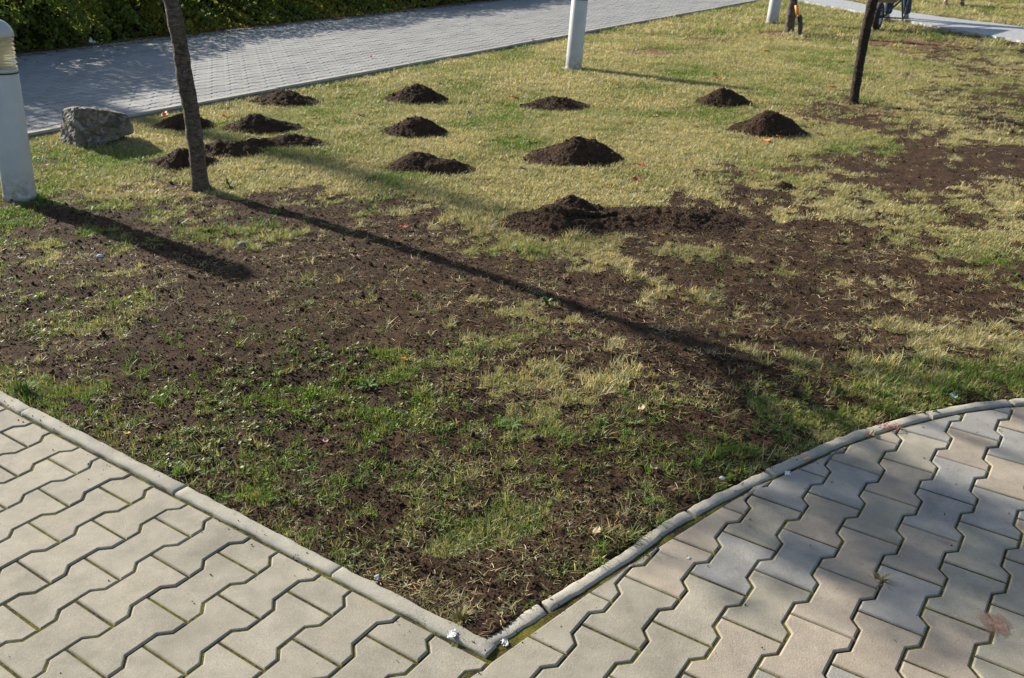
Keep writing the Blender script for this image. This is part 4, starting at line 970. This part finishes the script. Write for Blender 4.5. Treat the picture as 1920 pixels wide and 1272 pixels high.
# ---- shovel against the far trunk
def make_shovel():
    b = ground_at(1502, 67, 0); root = empty('shovel', (b.x, b.y, -.01)); blk = simple('black_blade_steel', (.025, .026, .03), .4, .6); shaft = simple('dark_shaft', (.04, .042, .05), .5); org = simple('orange_sleeve', (.80, .28, .035), .5)
    tgt = on_plane_y(1492, 0, b.y+.10)-b; d = tgt.normalized(); sdv = d.cross(Vector((0, -1, .0))).normalized(); nrm = sdv.cross(d)
    V = []; Fc = []; rows = 12; cols = 7
    for i in range(rows):
        f = i/(rows-1); hw = .085*(min(1, .18+f*2.2))**.7*(1 if f < .85 else 1-(f-.85)*1.2)
        for j in range(cols):
            g = (j/(cols-1)-.5)*2; p = d*(.30*f)+sdv*(hw*g)+nrm*(.03*(g*g)-.045*(1-f)**2+.0); V.append(p)
    for i in range(rows-1):
        for j in range(cols-1): Fc.append((i*cols+j, i*cols+j+1, (i+1)*cols+j+1, (i+1)*cols+j))
    o = obj('blade', mesh_np('blade', V, Fc, blk, True), root); o.modifiers.new('thick', 'SOLIDIFY').thickness = .003; o.rotation_mode = 'QUATERNION'
    o.rotation_quaternion = Quaternion(d, math.radians(55))
    obj('socket', mesh_np('socket', *tube([d*.20, d*.30, d*.40], [.012, .020, .019], 10), blk, True), root)
    obj('shaft', mesh_np('shaft', *tube([d*.39, d*.8, d*1.22], [.017, .017, .017], 10), shaft, True), root)
    obj('sleeve', mesh_np('sleeve', *tube([d*.28, d*.36, d*.44], [.026, .028, .024], 12), org, True), root)
    h = d*1.22; g = obj('grip', mesh_np('grip', *tube([h, h+d*.05+sdv*.055, h+d*.11+sdv*.055, h+d*.11-sdv*.055, h+d*.05-sdv*.055, h], [.011]*6, 8), shaft, True), root)
    tag(root, 'black shovel with an orange sleeve leaning on the far trunk', 'shovel')
make_shovel()

# ---- fallen leaves, one by one
def zg(p): return float(ground_z(np.array([p.x]), np.array([p.y]))[0])
def mat_leaf(name, c): t = NT(name); x = t.ramp(t.noise(60, 3, .6), [(.3, tuple(q*.6 for q in c)), (.7, tuple(min(1, q*1.2) for q in c))]); t.col(x); t.rough(.6); return t.m
LM = {'orange': mat_leaf('orange_leaf', (.75, .20, .03)), 'red': mat_leaf('red_leaf', (.50, .07, .04)), 'pink': mat_leaf('pinkish_leaf', (.52, .30, .22)), 'pale': mat_leaf('pale_dry_leaf', (.40, .30, .17)), 'brown': mat_leaf('brown_dry_leaf', (.22, .11, .055)), 'yellow': mat_leaf('yellow_leaf', (.60, .42, .05))}
def fallen_leaf(px, py, size, kind, label, z=None, curl=.35):
    p = ground_at(px, py); V = []; Fc = []; n = 7
    for i in range(n):
        f = i/(n-1); w = .46*math.sin(math.pi*min(1, f*.93+.07))**.75*(1-.3*f); zz = curl*.35*(2*f-1)**2
        for g in (-1, -.5, 0, .5, 1): V.append(((f-.5)*size, g*w*size*random.uniform(.92, 1.08), size*(zz+curl*.30*g*g+random.uniform(0, .03))))
    for i in range(n-1):
        for j in range(4): a = i*5+j; Fc.append((a, a+1, a+6, a+5))
    o = obj('fallen_leaf', mesh_np('fallen_leaf', V, Fc, LM[kind], True), None, (p.x, p.y, (zg(p)+.012) if z is None else z)); o.rotation_euler = (random.uniform(-.35, .35), random.uniform(-.35, .35), random.uniform(0, 6.28))
    o.modifiers.new('thick', 'SOLIDIFY').thickness = .0006
    st = obj('stalk', mesh_np('stalk', *tube([(-size*.5, 0, size*.1), (-size*.8, size*.05, size*.08)], [.0009, .0007], 4), LM[kind]), o)
    tag(o, label, 'leaf', 'fallen leaves')
for a in [(965, 183, .075, 'orange', 'bright orange leaf on the grass left of the flat-topped soil heap'), (1436, 265, .08, 'orange', 'large orange-red leaf in front of the bulky lumpy soil heap'),
          (1461, 257, .05, 'orange', 'small orange leaf at the near foot of the bulky lumpy heap'), (1194, 338, .06, 'red', 'dark red leaf on the grass above the flattened heap'), (1347, 149, .07, 'red', 'red leaf behind the neat rounded soil heap'),
          (1560, 163, .08, 'red', 'curled red leaf just left of the thin dark tree'), (1437, 95, .08, 'orange', 'small orange leaf below the trunk with the shovel'), (1413, 323, .055, 'red', 'red leaf lying above the tiny clump of soil'),
          (880, 213, .06, 'pink', 'pinkish curled leaf between the two left rows of heaps and the flat-topped heap'), (676, 218, .07, 'pink', 'pinkish leaf left of the steep peaked heap'), (992, 268, .05, 'pale', 'pale leaf at the upper left of the largest soil cone'),
          (978, 314, .06, 'pink', 'pink leaf at the lower left of the largest soil cone'), (1200, 311, .06, 'red', 'reddish leaf at the lower right of the largest soil cone'), (1230, 217, .06, 'pale', 'pale leaf on open grass right of the flat-topped heap'),
          (423, 219, .07, 'orange', 'orange leaf just right of the heap behind the nearest trunk'), (310, 217, .085, 'orange', 'orange-brown leaf at the path edge left of the nearest trunk'), (590, 221, .06, 'orange', 'small orange leaf right of the wide soil heap'),
          (231, 264, .08, 'brown', 'red-brown leaf at the right foot of the boulder'), (758, 674, .035, 'orange', 'tan orange leaf in the thin grass at left centre'), (611, 832, .024, 'pink', 'small pink petal-like leaf on the front soil'),
          (1203, 772, .034, 'pale', 'pale yellow leaf on dark soil right of the dandelion'), (240, 817, .025, 'yellow', 'small yellow leaf by the left kerb'), (758, 430, .05, 'red', 'reddish leaf in the soil above the long tree shadow'),
          (1120, 1003, .032, 'pale', 'pinkish dry leaf curled near the right kerb'), (1168, 985, .035, 'brown', 'small brown dry leaf closest to the right kerb'), (1225, 878, .032, 'pale', 'cream dry leaf in the grass left of the twigs'), (1260, 921, .03, 'brown', 'tan dry leaf at the edge of the right kerb')]: fallen_leaf(*a)
fallen_leaf(998, 80, .07, 'pink', 'pinkish leaf at the lawn edge of the wide path', PZ+.012); fallen_leaf(699, 113, .07, 'pink', 'pink leaf lying out on the wide paved path', PZ+.012)

# ---- weeds and clumps that stand out
GREENV = [(.060, .17, .022), (.085, .21, .03), (.05, .14, .03)]
M_GW = simple('bright_weed_green', (.060, .135, .022), .6, 0, .25); M_GW2 = simple('yellow_weed_green', (.11, .15, .022), .6, 0, .25); M_STRAW = simple('dry_straw', (.23, .20, .075), .7)
def rosette(px, py, n, ln, wd, label, mat, name='dandelion', lift=(15, 45)):
    p = ground_at(px, py); root = empty(name, (p.x, p.y, zg(p)))
    for i in range(n):
        a = 6.283*i/n+random.uniform(-.3, .3); e = math.radians(random.uniform(*lift)); L_ = ln*random.uniform(.7, 1.2); V = []; Fc = []; q = Vector((0, 0, 0)); d = Vector((math.cos(a)*math.cos(e), math.sin(a)*math.cos(e), math.sin(e))); sd = Vector((-math.sin(a), math.cos(a), 0)); m = 8
        for k in range(m):
            f = k/(m-1); w = wd*(.15+.85*f**.7 if f < .72 else (1-f)/.28*.95+.03)*(1+.22*(k % 2)); V += [q-sd*w+Vector((0, 0, w*.35)), q, q+sd*w+Vector((0, 0, w*.35))]; q = q+d*(L_/m); d = (d+Vector((0, 0, -.13))).normalized()
        for k in range(m-1):
            for j in range(2): i0 = k*3+j; Fc.append((i0, i0+1, i0+4, i0+3))
        obj('leaf', mesh_np('leaf', V, Fc, mat, True), root)
    return tag(root, label, 'weed')
rosette(960, 788, 15, .062, .0065, 'bright green dandelion rosette in the middle of the front soil', M_GW)
rosette(935, 782, 4, .045, .009, 'small broad-leaved green weed at the left of the dandelion', M_GW, 'weed_seedling', (30, 60))
rosette(690, 722, 7, .05, .008, 'small green rosette on the soil, up and left of the dandelion', M_GW, 'weed_seedling', (20, 60))
rosette(1025, 572, 6, .05, .009, 'small upright green weed standing in the long tree shadow', M_GW, 'weed_seedling', (40, 75))
rosette(430, 345, 9, .09, .008, 'green weed clump right of the foot of the nearest trunk', M_GW, 'weed_clump', (25, 70))
rosette(262, 302, 8, .09, .011, 'leafy green weed in front of the boulder', M_GW2, 'weed_clump', (20, 55))
rosette(140, 882, 1, .001, .0005, 'tiny sprout by the kerb', M_GW2, 'weed_seedling') if False else None
def grass_clump(px, py, n, ln, label, mat, name='grass_clump', z=None):
    p = ground_at(px, py); root = empty(name, (p.x, p.y, zg(p) if z is None else z)); V = []; Fc = []
    for i in range(n):
        a = random.uniform(0, 6.283); e = math.radians(random.uniform(25, 85)); L_ = ln*random.uniform(.5, 1.2); rr = ln*.35*math.sqrt(random.random()); q = Vector((rr*math.cos(a+1), rr*math.sin(a+1), 0)); d = Vector((math.cos(a)*math.cos(e), math.sin(a)*math.cos(e), math.sin(e))); sd = Vector((-math.sin(a), math.cos(a), random.uniform(-.4, .4))); b = len(V)
        for k in range(5): f = k/4; w = .0019*(1-f*f)+.0002; V += [q-sd*w, q+sd*w]; q = q+d*(L_/4); d = (d+Vector((0, 0, -.17))).normalized()
        for k in range(4): i0 = b+2*k; Fc.append((i0, i0+1, i0+3, i0+2))
    tag(obj('blades', mesh_np('blades', V, Fc, mat, True), root), kind='stuff'); return tag(root, label, 'grass clump')
grass_clump(45, 733, 130, .06, 'bright green grass clump at the left end of the flush kerb', M_GW)
grass_clump(866, 1160, 120, .034, 'straw-green grass clump in the tip of the corner between the kerbs', M_STRAW)
grass_clump(1652, 1088, 34, .035, 'dry little grass tuft growing in a paver joint', simple('dry_tuft', (.24, .19, .07), .7), 'joint_tuft', -.008)
def twig(pts, rad, label, mat):
    P_ = [Vector(p) for p in pts]; o = obj('twig', mesh_np('twig', *tube([p-P_[0] for p in P_], rad, 6), mat, True), None, P_[0]); tag(o, label, 'twig')
M_TWIG = simple('pale_twig', (.33, .26, .17), .8)
b = ground_at(1429, 868); twig([b, on_plane_y(1431, 850, b.y), on_plane_y(1432, 830, b.y)], [.0022, .0018, .0012], 'upright pale twig beside the right kerb', M_TWIG)
b = ground_at(1438, 866); twig([b, on_plane_y(1446, 852, b.y), on_plane_y(1458, 832, b.y)], [.002, .0016, .001], 'slanting pale twig beside the right kerb', M_TWIG)

# ---- litter
M_WHITE = simple('white_paper', (.60, .60, .61), .7)
def scrap(px, py, size, label, z=None, crumple=.25, mat=None, name='paper_scrap', cat='paper scrap'):
    p = ground_at(px, py); bm = bmesh.new(); n = 7; vs = [[None]*n for _ in range(n)]
    for i in range(n):
        for j in range(n):
            x, y = (i/(n-1)-.5), (j/(n-1)-.5); r = math.hypot(x, y); vs[i][j] = bm.verts.new((size*(x+random.uniform(-.07, .07)), size*.75*(y+random.uniform(-.07, .07)), size*crumple*random.random()*(1.2-r)))
    for i in range(n-1):
        for j in range(n-1):
            if (i in (0, n-2) or j in (0, n-2)) and random.random() < .4: continue
            bm.faces.new((vs[i][j], vs[i+1][j], vs[i+1][j+1], vs[i][j+1]))
    for v in [v for v in bm.verts if not v.link_faces]: bm.verts.remove(v)
    o = bm_obj(name, bm, mat or M_WHITE, None, False, (p.x, p.y, (zg(p)+.006) if z is None else z)); o.rotation_euler = (0, 0, random.uniform(0, 6)); o.modifiers.new('thick', 'SOLIDIFY').thickness = .0008; return tag(o, label, cat)
scrap(848, 1196, .032, 'torn white scrap lying on the flush left kerb', .011, .12); scrap(946, 1205, .022, 'bluish white scrap in the moss beside the corner of the kerbs', -.002, .3)
scrap(1477, 888, .024, 'white scrap with a dark middle on a paver by the right kerb', .001, .10); scrap(1291, 1047, .010, 'white fleck on a tan paver', .001, .2)
scrap(174, 88, .13, 'crumpled white paper under the hedge at the left', PZ+.01, .6); scrap(526, 63, .11, 'crumpled white paper at the hedge foot, nearer the middle', PZ+.01, .5); scrap(902, 16, .08, 'small white scrap on the far end of the wide path', PZ+.006, .4)
scrap(1788, 744, .035, 'white feather-like scrap in the grass above the curved kerb', None, .35); scrap(84, 300, .03, 'white fleck in the soil left of the boulder', None, .5); scrap(706, 1085, .018, 'bluish white scrap on the soil inside the left kerb', None, .4)
def pebble(px, py, r, c, label, z=None):
    p = ground_at(px, py); bm = bmesh.new(); bmesh.ops.create_icosphere(bm, subdivisions=2, radius=r)
    for v in bm.verts: v.co = Vector((v.co.x*1.25, v.co.y, v.co.z*.75))*(1+.25*(float(vnoise(v.co.x/r*1.7+px, v.co.y/r*1.7+v.co.z/r, 3))-.5))
    t = NT('pebble_stone'); t.col(t.ramp(t.noise(120, 3, .6), [(.3, tuple(q*.7 for q in c)), (.7, c)])); t.rough(.8)
    tag(bm_obj('pebble', bm, t.m, None, True, (p.x, p.y, (zg(p)+r*.4) if z is None else z)), label, 'pebble')
pebble(1352, 912, .007, (.72, .70, .66), 'white pebble sitting on top of the right kerb', .03); pebble(454, 458, .022, (.16, .16, .17), 'round grey stone on the soil right of the bollard shadow'); pebble(1460, 880, .006, (.04, .035, .03), 'dark pebble on the curved kerb', .028)
pebble(1005, 822, .012, (.09, .06, .045), 'dark clod-like pebble right below the dandelion'); pebble(187, 479, .014, (.62, .64, .72), 'pale blue-white pebble in the grass left of the bollard shadow')
def butt(px, py, a, label, z):
    p = ground_at(px, py, z); root = empty('cigarette_butt', (p.x, p.y, z)); root.rotation_euler = (0, 0, a)
    obj('filter', mesh_np('filter', *tube([(-.013, 0, 0), (.011, 0, 0)], [.0042, .004], 10), simple('filter_orange', (.62, .30, .12), .7), True), root)
    obj('burnt_end', mesh_np('burnt_end', *tube([(.0112, 0, 0), (.019, .001, 0)], [.0040, .0026], 10), simple('burnt_paper', (.30, .27, .24), .9), True), root); tag(root, label, 'cigarette butt')
butt(1634, 812, .9, 'orange cigarette butt next to the red fibres by the curved kerb', .010); butt(1515, 860, .5, 'orange cigarette butt on the pavers at the kerb joint', .0055)
def red_bits():
    p = ground_at(1668, 802, .004); V = []; Fc = []
    for i in range(60):
        a = random.uniform(0, 6.28); r = .03*math.sqrt(random.random()); c = Vector((r*math.cos(a)*1.3, r*math.sin(a)*.7, .003+.010*random.random())); b_ = random.uniform(0, 6.28); l = random.uniform(.004, .011); v, f = tube([c, c+Vector((l*math.cos(b_), l*math.sin(b_), .002))], [.0011, .0007], 4); o_ = len(V); V += v; Fc += [tuple(k+o_ for k in q) for q in f]
    tag(obj('red_fibres', mesh_np('red_fibres', V, Fc, simple('faded_red', (.42, .13, .11), .8)), None, (p.x, p.y, .004)), 'small tuft of faded red fibres on the curved kerb', 'fibres')
red_bits()
def stain():
    p = ground_at(1868, 1172); V = [(0, 0, 0)]; n = 40
    for k in range(n): a = 6.283*k/n; r = .045*(.45+1.0*float(vnoise(math.cos(a)*2.3+5, math.sin(a)*2.3, 6))); V.append((r*math.cos(a)*.7, r*math.sin(a)*1.1, 0))
    Fc = [(0, 1+k, 1+(k+1) % n) for k in range(n)]; t = NT('red_brick_dust'); a = t.noise(70, 4, .7); g = t.n('ShaderNodeTexGradient', gradient_type='SPHERICAL'); mp = t.n('ShaderNodeMapping'); mp.inputs['Scale'].default_value = (20, 16, 20); t.l(t.co(), mp.inputs[0]); t.l(mp.outputs[0], g.inputs[0])
    t.col(t.ramp(a, [(.35, (.20, .09, .06)), (.7, (.33, .23, .17))])); t.rough(.95); al = t.math('MULTIPLY', t.math('ADD', g.outputs['Fac'], .02), t.math('MULTIPLY', a, 2.0)); t.l(t.math('MINIMUM', al, .9), t.bsdf.inputs['Alpha'])
    tag(obj('brick_dust_stain', mesh_np('brick_dust_stain', V, Fc, t.m), None, (p.x, p.y, .0022)), 'red brick dust smeared on the pavers at the right', 'stain')
stain()
